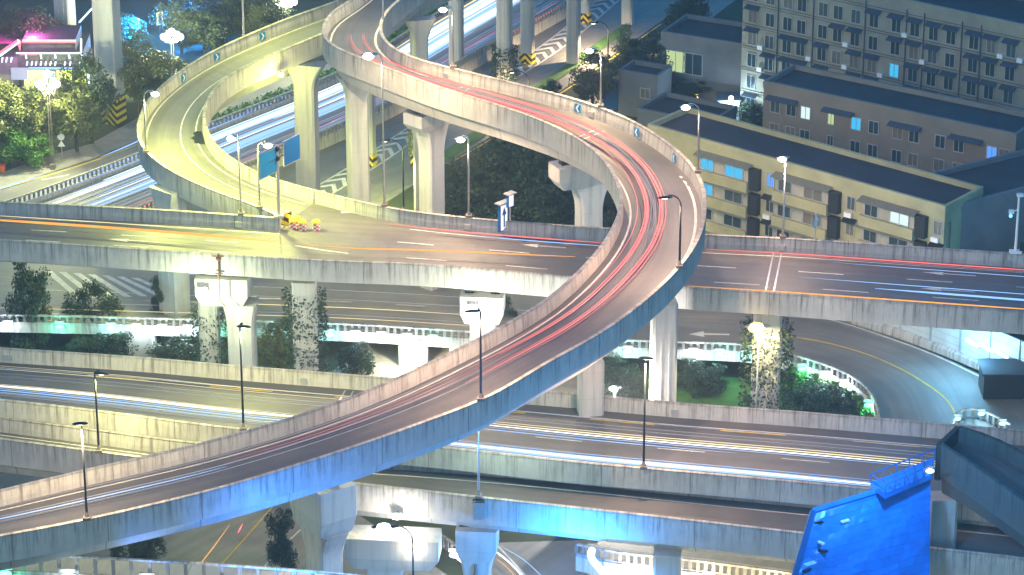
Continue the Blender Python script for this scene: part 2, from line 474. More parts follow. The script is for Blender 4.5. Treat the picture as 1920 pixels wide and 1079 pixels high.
ground_line('lane_marking', [(-60, 352), (100, 335), (270, 290)], .045, -.1, .1, PAINT, (4, 6))
sheet('grass_strip', [(800, 322), (826, 288), (923, 222), (1000, 163), (1085, 105), (1115, 82), (1172, 44), (1182, 48), (1170, 62), (1100, 112), (1020, 168), (930, 240), (850, 296)], .14, GRASS)
sheet('lawn', [(560, 700), (700, 690), (1050, 690), (1300, 700), (1480, 720), (1500, 800), (1000, 800), (560, 760)], .05, GRASS)
sheet('yard', [(690, 640), (1030, 640), (1180, 700), (1000, 790), (700, 770), (620, 700)], .07, PAVE)
sheet('lower_road', [(-200, 860), (300, 870), (620, 930), (900, 1120), (1100, 1300), (-300, 1300)], .06, ASPHL)
sheet('lower_road', [(860, 1020), (1200, 1010), (1500, 1040), (2100, 1060), (2100, 1300), (900, 1300)], .065, ASPHL)
ground_line('lane_marking', [(330, 1140), (400, 1075), (450, 1020), (520, 940)], .09, -.1, .1, PAINTY)
ground_line('lane_marking', [(470, 1090), (545, 1010), (600, 960)], .09, -.1, .1, PAINT)
ground_line('lane_marking', [(920, 1010), (990, 1085), (1060, 1180)], .09, -.12, .12, PAINT)

# ================================================================== DECKS
# ramp with the red streaks (crosses everything)
BO = [(800, -40), (752, 0), (728, 20), (716, 43), (715, 62), (727, 82), (750, 98), (800, 117), (853, 129), (927, 147), (1007, 167), (1083, 187), (1160, 214), (1215, 242), (1262, 275), (1295, 304), (1315, 335), (1324, 370), (1322, 415), (1308, 457), (1267, 512), (1207, 568), (1133, 623), (1073, 657), (1017, 687), (965, 720), (907, 752), (810, 788), (723, 820), (640, 848), (467, 902), (350, 933), (160, 977), (0, 1007), (-120, 1028)]
BI = [(700, -32), (655, 3), (625, 18), (607, 42), (602, 64), (612, 82), (643, 98), (707, 122), (807, 160), (893, 187), (973, 212), (1040, 238), (1097, 270), (1133, 303), (1155, 340), (1164, 375), (1160, 400), (1150, 424), (1131, 457), (1087, 507), (1027, 560), (940, 613), (853, 657), (773, 696), (727, 718), (640, 752), (533, 788), (377, 832), (233, 865), (123, 890), (0, 920), (-120, 945)]
BZ = [(0, 33), (.1, 33), (.2, 32.5), (.35, 30.2), (.45, 28.5), (.55, 27), (.65, 24.3), (.75, 22), (.87, 20), (1, 19)]
B = deck('ramp_viaduct', 'concrete S-curve ramp sweeping from top centre to lower left with red streaks', *pair(edge(BO, BZ), edge(BI, BZ)), gird=1.9, fas=2.7, ext=(50, 90))
# loop ramp, yellow-green
AO = [(760, -62), (700, -30), (633, 2), (533, 37), (400, 95), (333, 137), (290, 172), (265, 208), (256, 240), (260, 270), (283, 297), (320, 323), (367, 346), (420, 367), (480, 387), (524, 408)]
AI = [(740, 5), (690, 28), (600, 67), (500, 108), (432, 140), (402, 170), (386, 203), (383, 225), (389, 247), (404, 273), (426, 293), (455, 311), (485, 326), (525, 340), (560, 349), (590, 357)]
AZ = [(0, 28.2), (.3, 27.3), (.6, 24.2), (.85, 21.6), (1, 21)]
Ad = deck('loop_viaduct', 'concrete loop ramp bathed in yellow green lamp light at upper left', *pair(edge(AO, AZ), edge(AI, AZ)), gird=1.9, fas=2.7, ext=(60, 0), surf=ASPHL)
# middle road, left piece, then right piece
CB1 = [(-130, 372), (0, 379), (200, 388), (367, 398), (523, 409)]
CF1 = [(-130, 446), (0, 452), (233, 467), (400, 478), (530, 486)]
C1 = deck('cross_viaduct', 'middle level concrete viaduct at left, between loop ramp nose and left edge', *pair(edge(CF1, 21.0), edge(CB1, 21.0)), ext=(90, 0), gird=1.2, fas=2.4, inset=3)
CB2 = [(590, 357), (640, 370), (740, 392), (880, 409), (1040, 422), (1147, 429), (1330, 441), (1470, 447), (1680, 461), (1920, 477), (2060, 487)]
CF2 = [(530, 486), (640, 492), (740, 495), (853, 502), (1073, 522), (1280, 540), (1413, 549), (1613, 564), (1920, 587), (2060, 598)]
C2 = deck('cross_viaduct', 'middle level concrete viaduct running right from the ramp merge to right edge', *pair(edge(CF2, 21.0), edge(CB2, 21.0)), ext=(0, 90), gird=1.2, fas=2.5, inset=3)
mb = MB(); tri = [P(524, 410, 21) - (0, 0, PH), P(590, 357, 21) - (0, 0, PH), P(530, 486, 21) - (0, 0, PH)]
tri = [p + np.array((0, 0, .004)) for p in tri]
mb.add(tri, [(0, 1, 2)], [(p[0], p[1]) for p in tri]); mb.build('merge_surface', ASPH, C2.root)
# lower roads
EB = [(-130, 643), (0, 653), (267, 671), (423, 685), (640, 702), (850, 720), (1047, 736), (1280, 757), (1513, 774), (1773, 796), (2060, 820)]
EF = [(-130, 742), (0, 752), (200, 775), (433, 805), (640, 824), (847, 843), (1040, 865), (1207, 880), (1400, 897), (1622, 918), (1800, 935), (2060, 960)]
E_ = deck('lower_viaduct', 'lower concrete viaduct with white and blue streaks passing under the S-curve ramp', *pair(edge(EF, 14.5), edge(EB, 14.5)), ext=(90, 90), gird=.8, fas=2.3)
FB = [(-130, 768), (0, 783), (200, 809), (383, 832), (600, 846), (823, 858), (1040, 876), (1280, 901), (1620, 934), (1800, 952), (2060, 980)]
FF = [(-130, 808), (0, 825), (267, 860), (480, 888), (690, 911), (873, 932), (1080, 954), (1280, 976), (1513, 1003), (1800, 1036), (2060, 1066)]
F_ = deck('side_viaduct', 'dark narrow concrete side road viaduct just in front of the lower viaduct', *pair(edge(FF, 12.6), edge(FB, 12.6)), ext=(90, 90), gird=1.4, fas=2.9)

# lane paint on decks
def marks(d, specs):
    for nm, m, sp in specs:
        for t, u0, u1, wid, dash in sp:
            if not dash: lane(d, t, u0, u1, wid, None).build(nm, m, d.root); continue
            st_ = sum(dash) / d.L; u = u0
            while u < u1 - .002:
                if -60 < pix(at(d, u, t))[0] < 1980: lane(d, t, u, min(u + dash[0] / d.L, u1), wid, None).build(nm, m, d.root)
                u += st_
marks(B, [('edge_line', PAINT, [(.115, .0, 1, .28, None), (.87, 0, 1, .22, None)])])
marks(Ad, [('edge_line', PAINT, [(.12, .02, .97, .16, None), (.85, .02, .99, .16, None), (.62, .25, .93, .13, None)])])
marks(C1, [('edge_line', PAINT, [(.9, 0, 1, .16, None), (.09, 0, 1, .16, None)]), ('lane_line', PAINT, [(.36, 0, 1, .16, (4, 6)), (.62, 0, 1, .16, (4, 6))]), ('yellow_line', PAINTY, [(.07, 0, 1, .18, (6, 4))])])
marks(C2, [('edge_line', PAINT, [(.89, .1, 1, .16, None), (.09, 0, 1, .16, None)]), ('lane_line', PAINT, [(.36, 0, 1, .18, (5, 7)), (.64, .1, 1, .2, (5, 7))]), ('yellow_line', PAINTY, [(.065, 0, 1, .2, (7, 7))])])
marks(E_, [('edge_line', PAINT, [(.86, 0, 1, .2, None)]), ('yellow_line', PAINTY, [(.835, 0, 1, .25, (7, 7))]), ('lane_line', PAINT, [(.5, 0, 1, .15, (5, 8)), (.14, 0, 1, .15, None)])])
marks(F_, [('edge_line', PAINT, [(.78, 0, 1, .16, None), (.13, 0, 1, .14, None)])])
# gore hatching by the ramp nose
mb = MB()
for k in range(9):
    a = P(640 + 36 * k, 397 + 4.0 * k, 19.5) + (0, 0, .016); b = P(690 + 37 * k, 395 + 4.6 * k, 19.5) + (0, 0, .016)
    dd = np.array((0, .55, 0)); mb.add([a, b, b - dd, a - dd], [(0, 1, 2, 3)])
mb.build('hatch_marking', PAINT, C2.root)
def arrow(pts_u, d, t, u, L=5, sgn=1):
    mb = MB(); W = d.w[int(u * (len(d.w) - 1))]; du = L / d.L * sgn
    def q(a, b): return at(d, u + du * a, t + b / W, .014)
    mb.add([q(0, -.12), q(0, .12), q(.62, .12), q(.62, -.12)], [(0, 1, 2, 3)])
    mb.add([q(.6, -.45), q(.6, .45), q(1, 0)], [(0, 1, 2)])
    return mb.build('arrow_marking', PAINT, d.root)
for (x, y, t) in ((1830, 512, .78), (1830, 540, .5), (1830, 562, .23), (1290, 490, .5), (1060, 470, .8)):
    arrow(None, C2, t, ufor(C2, x, y, t), 6, -1)
for (x, y, t) in ((400, 463, .22), (300, 420, .5)): arrow(None, C1, t, ufor(C1, x, y, t), 6, -1)
# expansion joints on the decks
for d, us in ((B, (ufor(B, 1110, 240), ufor(B, 860, 150))), (C2, (ufor(C2, 1450, 500),)), (E_, (.35,))):
    for u in us:
        mb = MB()
        for a in (-.45, .45):
            mb.add([at(d, u + a / d.L - .1 / d.L, .05, .02), at(d, u + a / d.L + .1 / d.L, .05, .02), at(d, u + a / d.L + .1 / d.L, .95, .02), at(d, u + a / d.L - .1 / d.L, .95, .02)], [(0, 1, 2, 3)])
        mb.build('expansion_joint', STEEL, d.root)
# drain boxes on inner faces of far parapets
def drains(d, side, us):
    for u in us:
        p = at(d, u, side, .55); q = at(d, u, .5, .55); dr = (q - p); dr[2] = 0; dr /= np.linalg.norm(dr)
        mb = MB(); mb.box(p + dr * .46, (.7, .22, .6), math.atan2(dr[1], dr[0]) + math.pi / 2); mb.build('junction_box', STEEL, d.root)
drains(C2, 1, [ufor(C2, x, 420, 1) for x in (880, 945, 1470, 1895)]); drains(B, 0, [ufor(B, 845, 125, 0), ufor(B, 1120, 200, 0)])
drains(E_, 1, [ufor(E_, x, 720, 1) for x in (18, 570, 1268)]); drains(C1, 1, [ufor(C1, 450, 404, 1)])

# ------------------------------------------------------------------ low road with the lit balustrade
DF = [(-130, 590), (0, 590), (300, 597), (640, 607), (907, 623), (1180, 638), (1413, 646), (1480, 664), (1545, 682), (1590, 700), (1625, 724), (1643, 757), (1648, 800), (1640, 850)]
DB = [(-130, 470), (300, 492), (640, 510), (900, 525), (1180, 545), (1400, 565), (1560, 597), (1640, 622), (1747, 660), (1821, 694), (1920, 742), (2000, 790), (2050, 850), (2050, 900)]
DO, DI = pair(edge(DF, 5.2), [p + np.array((0, 0, 1.2)) for p in edge(DB, 4.0)])
droot = thing('low_bridge', 'pale low road bridge with LED lit balustrade curving to the right below middle viaduct', 'bridge', DO[len(DO) // 2] * (1, 1, 0))
Dk = Deck(); Dk.O, Dk.I, Dk.ph = DO, DI, 1.2
v = DI - DO; v[:, 2] = 0; Dk.w = np.linalg.norm(v, axis=1); Dk.N = v / Dk.w[:, None]; Dk.L = arclen((DO + DI) / 2)[-1]; Dk.root = droot
dl = np.array((-90.0, 8, 0)); dr_ = np.array((12.0, -70, 0))
strip_mesh(np.vstack([DO[:1] + Dk.N[:1] * .1 + dl, DO + Dk.N * .1, DO[-1:] + Dk.N[-1:] * .1 + dr_]), np.vstack([DI[:1] + dl, DI, DI[-1:] + dr_]), -1.2).build('road_surface', ASPHL, droot)
sweep(DO, Dk.N, [(.5, -1.19, 0), (0, -1.19, 0), (0, -2.3, 1.1), (.6, -2.5, 1.4)]).build('edge_beam', CONCP, droot)
def posts(spots, size, m, root, name='baluster'):
    """the hundred nearest posts in the frame as parts, the rest as one part"""
    vis = lambda p: 0 if -10 < pix(p)[0] < 1930 and -10 < pix(p)[1] < 1090 else 1
    order = sorted(spots, key=lambda q: (vis(q[0]), pix(q[0])[2])); first = None
    for p, a in order[:100]:
        if first is None:
            mb = MB(); mb.box((0, 0, 0), size); first = mb.build(name, m, root, local=True); o = first
        else: o = first.copy(); COL.objects.link(o); o.parent = root
        o.location = Vector(tuple(map(float, p))) - root_loc(root); o.rotation_euler.z = a
    if len(order) > 100:
        mb = MB()
        for p, a in order[100:]: mb.box(p, size, a)
        mb.build('far_' + name + 's', m, root)['kind'] = 'stuff'
def balustrade(A, N, root, ztop_off=0, step=.85, h=1.15):
    mb = MB(); s = arclen(A)
    sweep(A, N, [(.26, 0, 0), (.26, .2, 0), (0, .2, 0), (0, 0, 0), (.26, 0, 0)], mb)
    mb.build('top_rail', CONCP, root).location.z += -.2
    mb = MB()
    sweep(A, N, [(.3, -h - .05, 0), (.3, -h + .2, 0), (-.02, -h + .2, 0), (-.02, -h - .05, 0)], mb)
    mb.build('bottom_rail', CONCP, root)
    spots = []
    for q in np.arange(0, s[-1], step):
        p = np.array([np.interp(q, s, A[:, k]) for k in range(3)]); i = int(np.searchsorted(s, q)); i = min(i, len(N) - 1)
        spots.append((p + N[i] * .13 + np.array((0, 0, -h / 2 - .04)), math.atan2(N[i][1], N[i][0]) + math.pi / 2))
    posts(spots, (.34, .2, h - .36), CONCP, root)
balustrade(DO, Dk.N, droot)
marks(Dk, [('edge_line', PAINT, [(.97, 0, .97, .25, None), (.06, 0, .8, .16, None)]), ('lane_line', PAINT, [(.5, 0, .6, .16, (4, 6))])])
mb = MB()
yl = dense([P(x, y, 4.02) for x, y in ((1470, 629), (1544, 641), (1629, 665), (1701, 698), (1773, 745), (1792, 775), (1795, 810))], 1.5, 3)
strip_mesh(*off_strip(yl, -.12, .12), 0, mb); mb.build('yellow_line', PAINTY, droot)
mb = MB()
for k in range(7):
    a = P(90 + 27 * k, 508 + 2.2 * k, 4.02); b = P(150 + 30 * k, 560 - 1.0 * k, 4.02); e = np.array((.45, 0, 0))
    mb.add([a - e, a + e, b + e, b - e], [(0, 1, 2, 3)])
mb.build('hatch_marking', PAINT, droot)
for x, y in ((480, 560), (1320, 627), (120, 590)):
    mb = MB(); c = P(x, y, 4.02)
    mb.add([c + (0, -.15, 0), c + (3, -.3, 0), c + (3, .1, 0), c + (0, .25, 0)], [(0, 1, 2, 3)]); mb.add([c + (-1.8, 0, 0), c + (0, .9, 0), c + (0, -.8, 0)], [(0, 1, 2)])
    mb.build('arrow_marking', PAINT, droot)

# noise barrier with three tube lamps on the far side of the curve
nb = edge([(1600, 600), (1691, 629), (1760, 655), (1840, 688), (1920, 723), (2010, 770)], 4.3)
nA = dense(nb, 2, 1); nroot = thing('noise_barrier', 'pale louvred noise barrier wall behind the blue curved road at right', 'barrier', nA[3] * (1, 1, 0))
t = np.gradient(nA, axis=0); nN = np.stack([-t[:, 1], t[:, 0], 0 * t[:, 0]], 1); nN /= np.linalg.norm(nN, axis=1)[:, None]
LOUV = mat('louvred metal', (.5, .52, .5), .5, .2, kind='corrugated', vcol=(.34, .35, .34))
sweep(nA, nN, [(0, 0.75, .7), (0, 5.2, 5.2), (.25, 5.2, 5.4), (.25, .75, 9)]).build('louvre_panel', LOUV, nroot)
sweep(nA, nN, [(-.5, -.3, 0), (-.5, .5, .5), (-.1, .74, .7), (.5, .74, 1), (.5, -.3, 2)]).build('kerb_wall', CONCP, nroot)
for i in range(1, len(nA) - 1, 2):
    mb = MB(); mb.box(nA[i] - nN[i] * .08 + np.array((0, 0, 3)), (.16, .16, 4.6), math.atan2(nN[i][1], nN[i][0])); mb.build('post', STEEL, nroot)
TUBE = emis('cool tube lamp', (.55, .85, 1.0), 5)
for x, y in ((1840, 641), (1865, 651), (1891, 662)):
    i = int(np.argmin([abs(pix(p)[0] - x) for p in nA])); p = nA[i].copy(); p[2] = ztop(p, y)
    r = thing('tube_lamp', 'glowing blue white tube lamp on the noise barrier, ' + {1840: 'left', 1865: 'middle', 1891: 'right'}[x] + ' of the three', 'lamp', p, 'tube lamps on the noise barrier')
    mb = MB(); q = p - nN[i] * .55; tt = np.array((nN[i][1], -nN[i][0], 0)); mb.tube([q - tt * .9 + (0, 0, .1), q + tt * .9 + (0, 0, -.1)], .2, 8); mb.build('tube', TUBE, r)
    mb = MB(); mb.tube([p + (0, 0, .05), q + (0, 0, .05)], .06, 6); mb.build('bracket', STEEL, r)
    light('POINT', q - nN[i] * 4 + (0, 0, 1.5), (.2, .62, 1), 260, r, .5)

# ------------------------------------------------------------------ piers
GP = 'bridge piers'
def rsec(c, wx, wy, z, rz, ch=.25):
    ch = min(ch, wx * .2, wy * .2); x, y = wx / 2, wy / 2
    pts = [(-x + ch, -y), (x - ch, -y), (x, -y + ch), (x, y - ch), (x - ch, y), (-x + ch, y), (-x, y - ch), (-x, -y + ch)]
    ca, sa = math.cos(rz), math.sin(rz)
    return [(c[0] + a * ca - b * sa, c[1] + a * sa + b * ca, z) for a, b in pts]
def pier(px, py, zt, w_, label, d_=None, flare=0, rz=0, z0=0, cap=None, stripes=None, mirror=False, xoff=0):
    """column whose top centre shows at px,py at height zt"""
    c = P(px, py, zt); d_ = d_ or w_ * .8
    r = thing('bridge_pier', label, 'pier', (c[0], c[1], z0), GP)
    mb = MB(); secs = [rsec(c, w_, d_, z0, rz)]
    ft = zt - (cap[2] if cap else 0)
    if flare:
        h = 3.2
        for k in range(9):
            a = k / 8; e = 1 + (flare - 1) * (1 - math.cos(a * math.pi / 2))
            secs.append(rsec(c, w_ * e, d_ * (1 + .15 * a), ft - h + h * a, rz))
    else: secs.append(rsec(c, w_, d_, ft, rz))
    mb.loft(secs); mb.build('column', PIER, r)
    for sx in (-1, 1):
        mb = MB(); ca, sa = math.cos(rz), math.sin(rz)
        q = np.array((c[0] + sx * w_ * .16 * ca + d_ * .5 * sa, c[1] + sx * w_ * .16 * sa - d_ * .5 * ca, 0))
        mb.box(q + np.array((0, 0, (z0 + ft - 3.4) / 2)), (.12, .06, max(.5, ft - 3.4 - z0)), rz); mb.build('rib', PIER, r)
    if cap:
        mb = MB(); cw, cd, chh = cap[:3]; cc = c + np.array((xoff * math.cos(rz), xoff * math.sin(rz), 0))
        mb.loft([rsec(cc, cw * .8, cd * .9, ft + .003, rz, .1), rsec(cc, cw, cd, ft + chh * .35, rz, .1), rsec(cc, cw, cd, ft + chh, rz, .1)]); mb.build('cap', PIER, r)
        for sx in ((-.3, .3) if cw < 9 else ()):
            mb = MB(); mb.box(cc + np.array((sx * cw * math.cos(rz), sx * cw * math.sin(rz), chh * 0 + zt - c[2] + .25)), (1.0, 1.0, .5), rz); mb.build('bearing', DARKST, r)
    if stripes:
        mb = MB(); h0, h1 = stripes
        k = rsec(c, w_ + .12, d_ + .12, z0 + h0, rz, .1); k2 = rsec(c, w_ + .12, d_ + .12, z0 + h1, rz, .1)
        for i in range(8):
            a, b_ = k[i], k[(i + 1) % 8]; a2, b2 = k2[i], k2[(i + 1) % 8]
            mid = ((k[0][0] + k[1][0]) / 2, (k[0][1] + k[1][1]) / 2)
            def uu(p): return ((p[0] - mid[0]) * math.cos(rz) + (p[1] - mid[1]) * math.sin(rz))
            mb.add([a, b_, b2, a2], [(0, 1, 2, 3)], [(uu(a), a[2]), (uu(b_), b_[2]), (uu(b2), b2[2]), (uu(a2), a2[2])])
        mb.build('hazard_band', WARN, r)
    return r
def pier_g(px, pyb, w_, label, h=30, stripes=None, d_=None, rz=R(-25)):
    """column rising out of frame from a visible ground point"""
    b = P(px, pyb, 0); c = (b[0], b[1], h); q = pix(c)
    return pier(q[0], q[1], h, w_, label, d_, rz=rz, stripes=stripes)
# tall columns of the road above the frame
pier_g(210, 228, 3.3, 'tall speckled column left of loop ramp with large hazard band at its foot', 34, (0, 4.2))
pier_g(127, 118, 2.7, 'tall olive column rising behind the neon restaurant', 34)
pier_g(856, 128, 2.0, 'tall grey column behind street lamp at top centre with no band', 34)
pier_g(946, 152, 2.1, 'tall dark ivy clad column at top centre', 34)
pier_g(989, 118, 1.9, 'tall pale column with hazard band, second right of the ivy clad column', 34, (0, 1.7))
pier_g(1075, 119, 1.9, 'tall bright column standing in the grass strip', 34)
pier_g(1097, 42, 1.5, 'far column with hazard band right of grass strip column', 34, (0, 1.6))
pier_g(1177, 45, 1.8, 'pale column at the far end of the grass strip', 34)
pier(572, 118, 24.3, 2.7, 'flared green lit column under the loop ramp above the white streaks', flare=2.0, rz=R(-15))
pier(668, 139, 27.8, 2.5, 'tall flared column under the upper bend of the S-curve ramp', flare=2.0, rz=R(20))
pier_g(693, 309, 1.6, 'slim cream column with hazard band beside the flared column', 24, (0, 1.7), 1.5)
pier(787, 35, 27.8, 1.9, 'green lit flared column inside the upper hairpin of S-curve ramp', flare=2.2, rz=R(15))
pier_g(781, 311, 1.2, 'ivy netted column with hazard band behind hammerhead column', 22, (0, 1.7), 1.2)
pier(808, 203, 27, 2.7, 'teal lit hammerhead column beneath the long straight of S-curve ramp', flare=1.5, rz=R(48), cap=(6.6, 3.0, 2.2))
pier(1105, 300, 24.3, 2.8, 'teal lit hammerhead column inside the right bend of S-curve ramp', flare=1.6, rz=R(25), cap=(6.8, 3.0, 2.8), xoff=-1.2)
pier(1246, 566, 21.2, 2.7, 'white square column under the S-curve ramp right of centre', rz=R(8))
pier(1108, 676, 19, 2.6, 'cream lit column under the S-curve ramp behind lower viaduct', rz=R(8))
pier(450, 515, 17.4, 3.0, 'green lit column with bright box cap under middle viaduct at left', flare=1.25, rz=R(-5), cap=(6.0, 3.4, 3.3), xoff=-1.9)
pier(905, 548, 17.4, 2.8, 'column with bright box cap under middle viaduct near centre', rz=R(-5), cap=(4.8, 3.2, 3.3))
pier(1440, 583, 17.3, 3.2, 'column wrapped in creeper under middle viaduct beside yellow lamp', rz=R(-5))
pier(388, 497, 17.3, 2.2, 'stone textured column left of the green lit box cap column', rz=R(-5))
pier(570, 525, 17.3, 2.6, 'ivy covered column under middle viaduct left of centre', rz=R(-5))
pier(318, 352, 20, 3.2, 'teal pier beneath the near side of the loop ramp', flare=1.3, rz=R(-40))
pier(604, 897, 15.7, 3.3, 'blue white column with large block cap under the lower left ramp', flare=1.7, rz=R(-56), cap=(6.2, 4.2, 5.2))
pier(895, 985, 8.3, 2.6, 'blue column with grey box cap under side viaduct at bottom centre', rz=R(-5), cap=(4.2, 3.0, 3.4), flare=1.3)
pier(722, 1000, 8.3, 3.0, 'cream T shaped pier with bright lamp glow under side viaduct', rz=R(-5), cap=(9.5, 3.2, 3.4), flare=1.3, xoff=.8)
pier(1252, 1035, 8.3, 2.8, 'bright blue column under side viaduct right of bottom centre', rz=R(-5))
pier(1768, 930, 16.5, 2.8, 'pale grey column beside the blue sheet metal roof')
for x in (265, 775, 860, 1300):
    pier(x, 625 if x < 400 else 640, 2.9, 3.4 if x < 800 else 2, {265: 'short stub pier under lit low bridge at left', 775: 'short cream stub pier under lit low bridge near centre', 860: 'short pale stub pier under lit low bridge right of cream one', 1300: 'short stub pier under lit low bridge behind white column'}[x], d_=2.2, rz=R(-4))

# ------------------------------------------------------------------ street lamps
LENS = emis('lamp lens warm', (1.0, .90, .68), 14)
LENSB = emis('lamp lens blue white', (.6, .85, 1.0), 14)
LENSY = emis('lamp lens yellow', (1.0, .72, .10), 10)
YG = (.94, 1.0, .24); WARMC = (1.0, .74, .42); PEACH = (1.0, .66, .44); COOL = (.62, .84, 1.0); BLUE = (.01, .2, 1.0); TEAL = (.25, .85, .85)
def street_lamp(label, base, head_px, power, col, lens=LENS, pole=STEEL, arm=True, headk=1.0, cone=172, lit_from_camera=True, basez=None, group='street lamps', glow=None, lk='SPOT'):
    if glow is None: glow = pole is not DARKST
    hz = ztop(base, head_px[1]); k = ppm((base[0], base[1], hz))
    dx = (head_px[0] - pix((base[0], base[1], hz))[0]) / k
    r = thing('street_lamp', label, 'street lamp', base, group)
    sx = 1 if dx >= 0 else -1; b = np.array(base, float)
    mb = MB(); mb.box(b + (0, 0, .15), (.7, .7, .3)); mb.loft([rsec(b, .45, .45, b[2] + .3, 0), rsec(b, .25, .25, b[2] + .8, 0)]); mb.build('base_plate', CONCP if basez is None else DARKST, r)
    H = hz - b[2]; pts = [b + (0, 0, .2)]; rad = [.13]
    rise = .55
    if abs(dx) > .3:
        bend = min(abs(dx) * .8, 2.0)
        pts.append(b + (0, 0, H + rise - bend)); rad.append(.085)
        for q in np.linspace(.15, 1, 6):
            a = q * math.pi / 2
            pts.append(b + (sx * bend * (1 - math.cos(a)), 0, H + rise - bend + bend * math.sin(a) * (1 - .12 * q))); rad.append(.07)
        pts.append(b + (dx - sx * .35 * headk, 0, H + .16)); rad.append(.055)
    else:
        pts.append(b + (0, 0, H + .1)); rad.append(.07)
    mb = MB(); mb.tube(pts, rad, 8); mb.build('pole', pole, r, smooth=True)
    h = b + np.array((dx, 0, H)); L = .75 * headk
    mb = MB(); n = 10; secs = []
    for q in np.linspace(-1, 1, 9):
        wv = .27 * headk * math.sqrt(max(.04, 1 - q * q * .96)); hv = .16 * headk * math.sqrt(max(.04, 1 - q * q * .96))
        secs.append([(h[0] + q * L, h[1] + wv * math.cos(2 * math.pi * i / n), h[2] + .12 + max(-.05, hv * math.sin(2 * math.pi * i / n)) - .04 * q * sx) for i in range(n)])
    mb.loft(secs); mb.build('lamp_head', pole, r, smooth=True)
    mb = MB(); lr = (.50, .33, .30) if glow else (.42, .2, .07)
    mb = MB(); mb.ball(h + np.array((sx * .08, -.12 if glow else 0, -.02 if glow else .05)), tuple(q * headk for q in lr), 12, 8); mb.build('lens', lens, r, smooth=True)
    if power: light(lk, h + (0, -.1, -.55 * headk), col, power, r, .3, cone=cone, blend=.35)
    return r
def on_deck(d, side, px, py): # point on top of parapet
    u = min(np.linspace(0, 1, 600), key=lambda q: np.hypot(*(np.array(pix(at(d, q, side, d.ph))[:2]) - (px, py))))
    return at(d, u, side, d.ph + .09)
LP = 2300.0
def G(x, y): return P(x, y, .05)
street_lamp('very tall bright white street lamp rising in front of upper bend of S-curve ramp', on_deck(C2, 1, 722, 386), (692, 105), LP * 1.7, WARMC, headk=1.3)
street_lamp('white street lamp on middle viaduct in front of dark trees', on_deck(C2, 1, 880, 408), (865, 262), LP * .8, PEACH)
street_lamp('pale street lamp on near parapet with its lit head over the loop ramp', on_deck(C1, 1, 452, 404), (434, 259), LP * .85, YG)
street_lamp('grey street lamp just left of the two blank blue signs', on_deck(Ad, 0, 487, 390), (501, 273), LP * .85, YG)
street_lamp('small dark headed lamp on the outer left parapet of loop ramp', on_deck(Ad, 0, 274, 287), (290, 176), LP * 1.35, YG)
street_lamp('white street lamp in front of tall grey column at top centre', on_deck(B, 0, 850, 127), (832, 18), LP * .8, WARMC)
street_lamp('white street lamp on the far parapet in front of the round dark tree', on_deck(B, 0, 1126, 200), (1106, 95), LP, WARMC)
street_lamp('dark ground lamp beside the far end of grass strip', G(1140, 108), (1113, 45), LP, WARMC, pole=DARKST)
street_lamp('dark ground lamp beside the ivy clad column', G(991, 196), (960, 137), LP, WARMC, pole=DARKST)
street_lamp('dark ground lamp between the tall columns and hatched road area', G(757, 398), (721, 266), LP, YG, pole=DARKST)
street_lamp('white street lamp on outer parapet of right bend in front of the dark flat roof', on_deck(B, 0, 1309, 325), (1287, 201), LP * .55, PEACH)
street_lamp('bright white lamp with no arm on middle viaduct in front of yellow apartments', on_deck(C2, 1, 1468, 447), (1468, 298), LP * .6, PEACH)
street_lamp('dark street lamp seen from behind on near edge of the right bend', on_deck(B, 0, 1275, 503), (1247, 373), LP * .9, PEACH, pole=DARKST)
street_lamp('dark lamp on near edge of S-curve ramp in front of bright box cap', on_deck(B, 0, 903, 752), (886, 586), LP * 1.3, PEACH, pole=DARKST)
street_lamp('dark street lamp on near edge of the ramp at lower left corner', on_deck(B, 0, 163, 977), (150, 797), LP * 1.5, WARMC, pole=DARKST)
street_lamp('dark street lamp standing on side viaduct at far left', on_deck(F_, 0, 187, 852), (190, 703), LP * .8, (1, .95, .35), pole=DARKST)
street_lamp('dark street lamp on lower viaduct in front of green lit column', on_deck(E_, 0, 456, 808), (457, 615), LP * 1.0, (1, .95, .35), pole=DARKST)
street_lamp('dark street lamp on lower viaduct in front of white square column', on_deck(E_, 0, 1208, 880), (1212, 674), LP * 1.3, PEACH, pole=DARKST)
street_lamp('tall thin grey lamp on side viaduct rising behind S-curve ramp', on_deck(F_, 0, 897, 938), (905, 780), LP * .35, (.7, .95, .75), pole=STEEL)
street_lamp('yellow sodium lamp by creeper column under middle viaduct', G(1414, 885), (1420, 614), LP * .6, (1, .85, .4), lens=LENSY, headk=1.9)
street_lamp('short ground lamp beside the cream stub pier', G(783, 706), (781, 641), LP * .8, (1, .86, .5))
street_lamp('small garden lamp between cream column and white square column', G(1150, 915), (1152, 728), LP * 2.0, (1, .95, .88), lk='POINT')
b_ = P(775, 1110, 14); b_[2] = 0
street_lamp('large near street lamp with curved neck and blue lens at bottom centre', (b_[0], b_[1], 0.05), (722, 990), LP * .9, (.1, .42, 1.0), lens=LENSB, pole=DARKST, headk=1.7, glow=True, cone=125)
p = on_deck(Ad, 0, 458, 72)
mb = MB(); r = thing('street_lamp', 'thin lamp pole at top left with its head out of frame', 'street lamp', p, 'street lamps')
mb.tube([p, p + (0, 0, 10)], [.13, .08], 8); mb.build('pole', STEEL, r)
mb = MB(); mb.tube([p + (0, 0, 9.9), p + (.9, 0, 10.5)], .06, 6); mb.ball(p + (1.3, 0, 10.5), (.6, .25, .14)); mb.build('lamp_head', STEEL, r)
light('SPOT', p + (1.3, 0, 10.2), YG, LP * 1.2, r, .3)

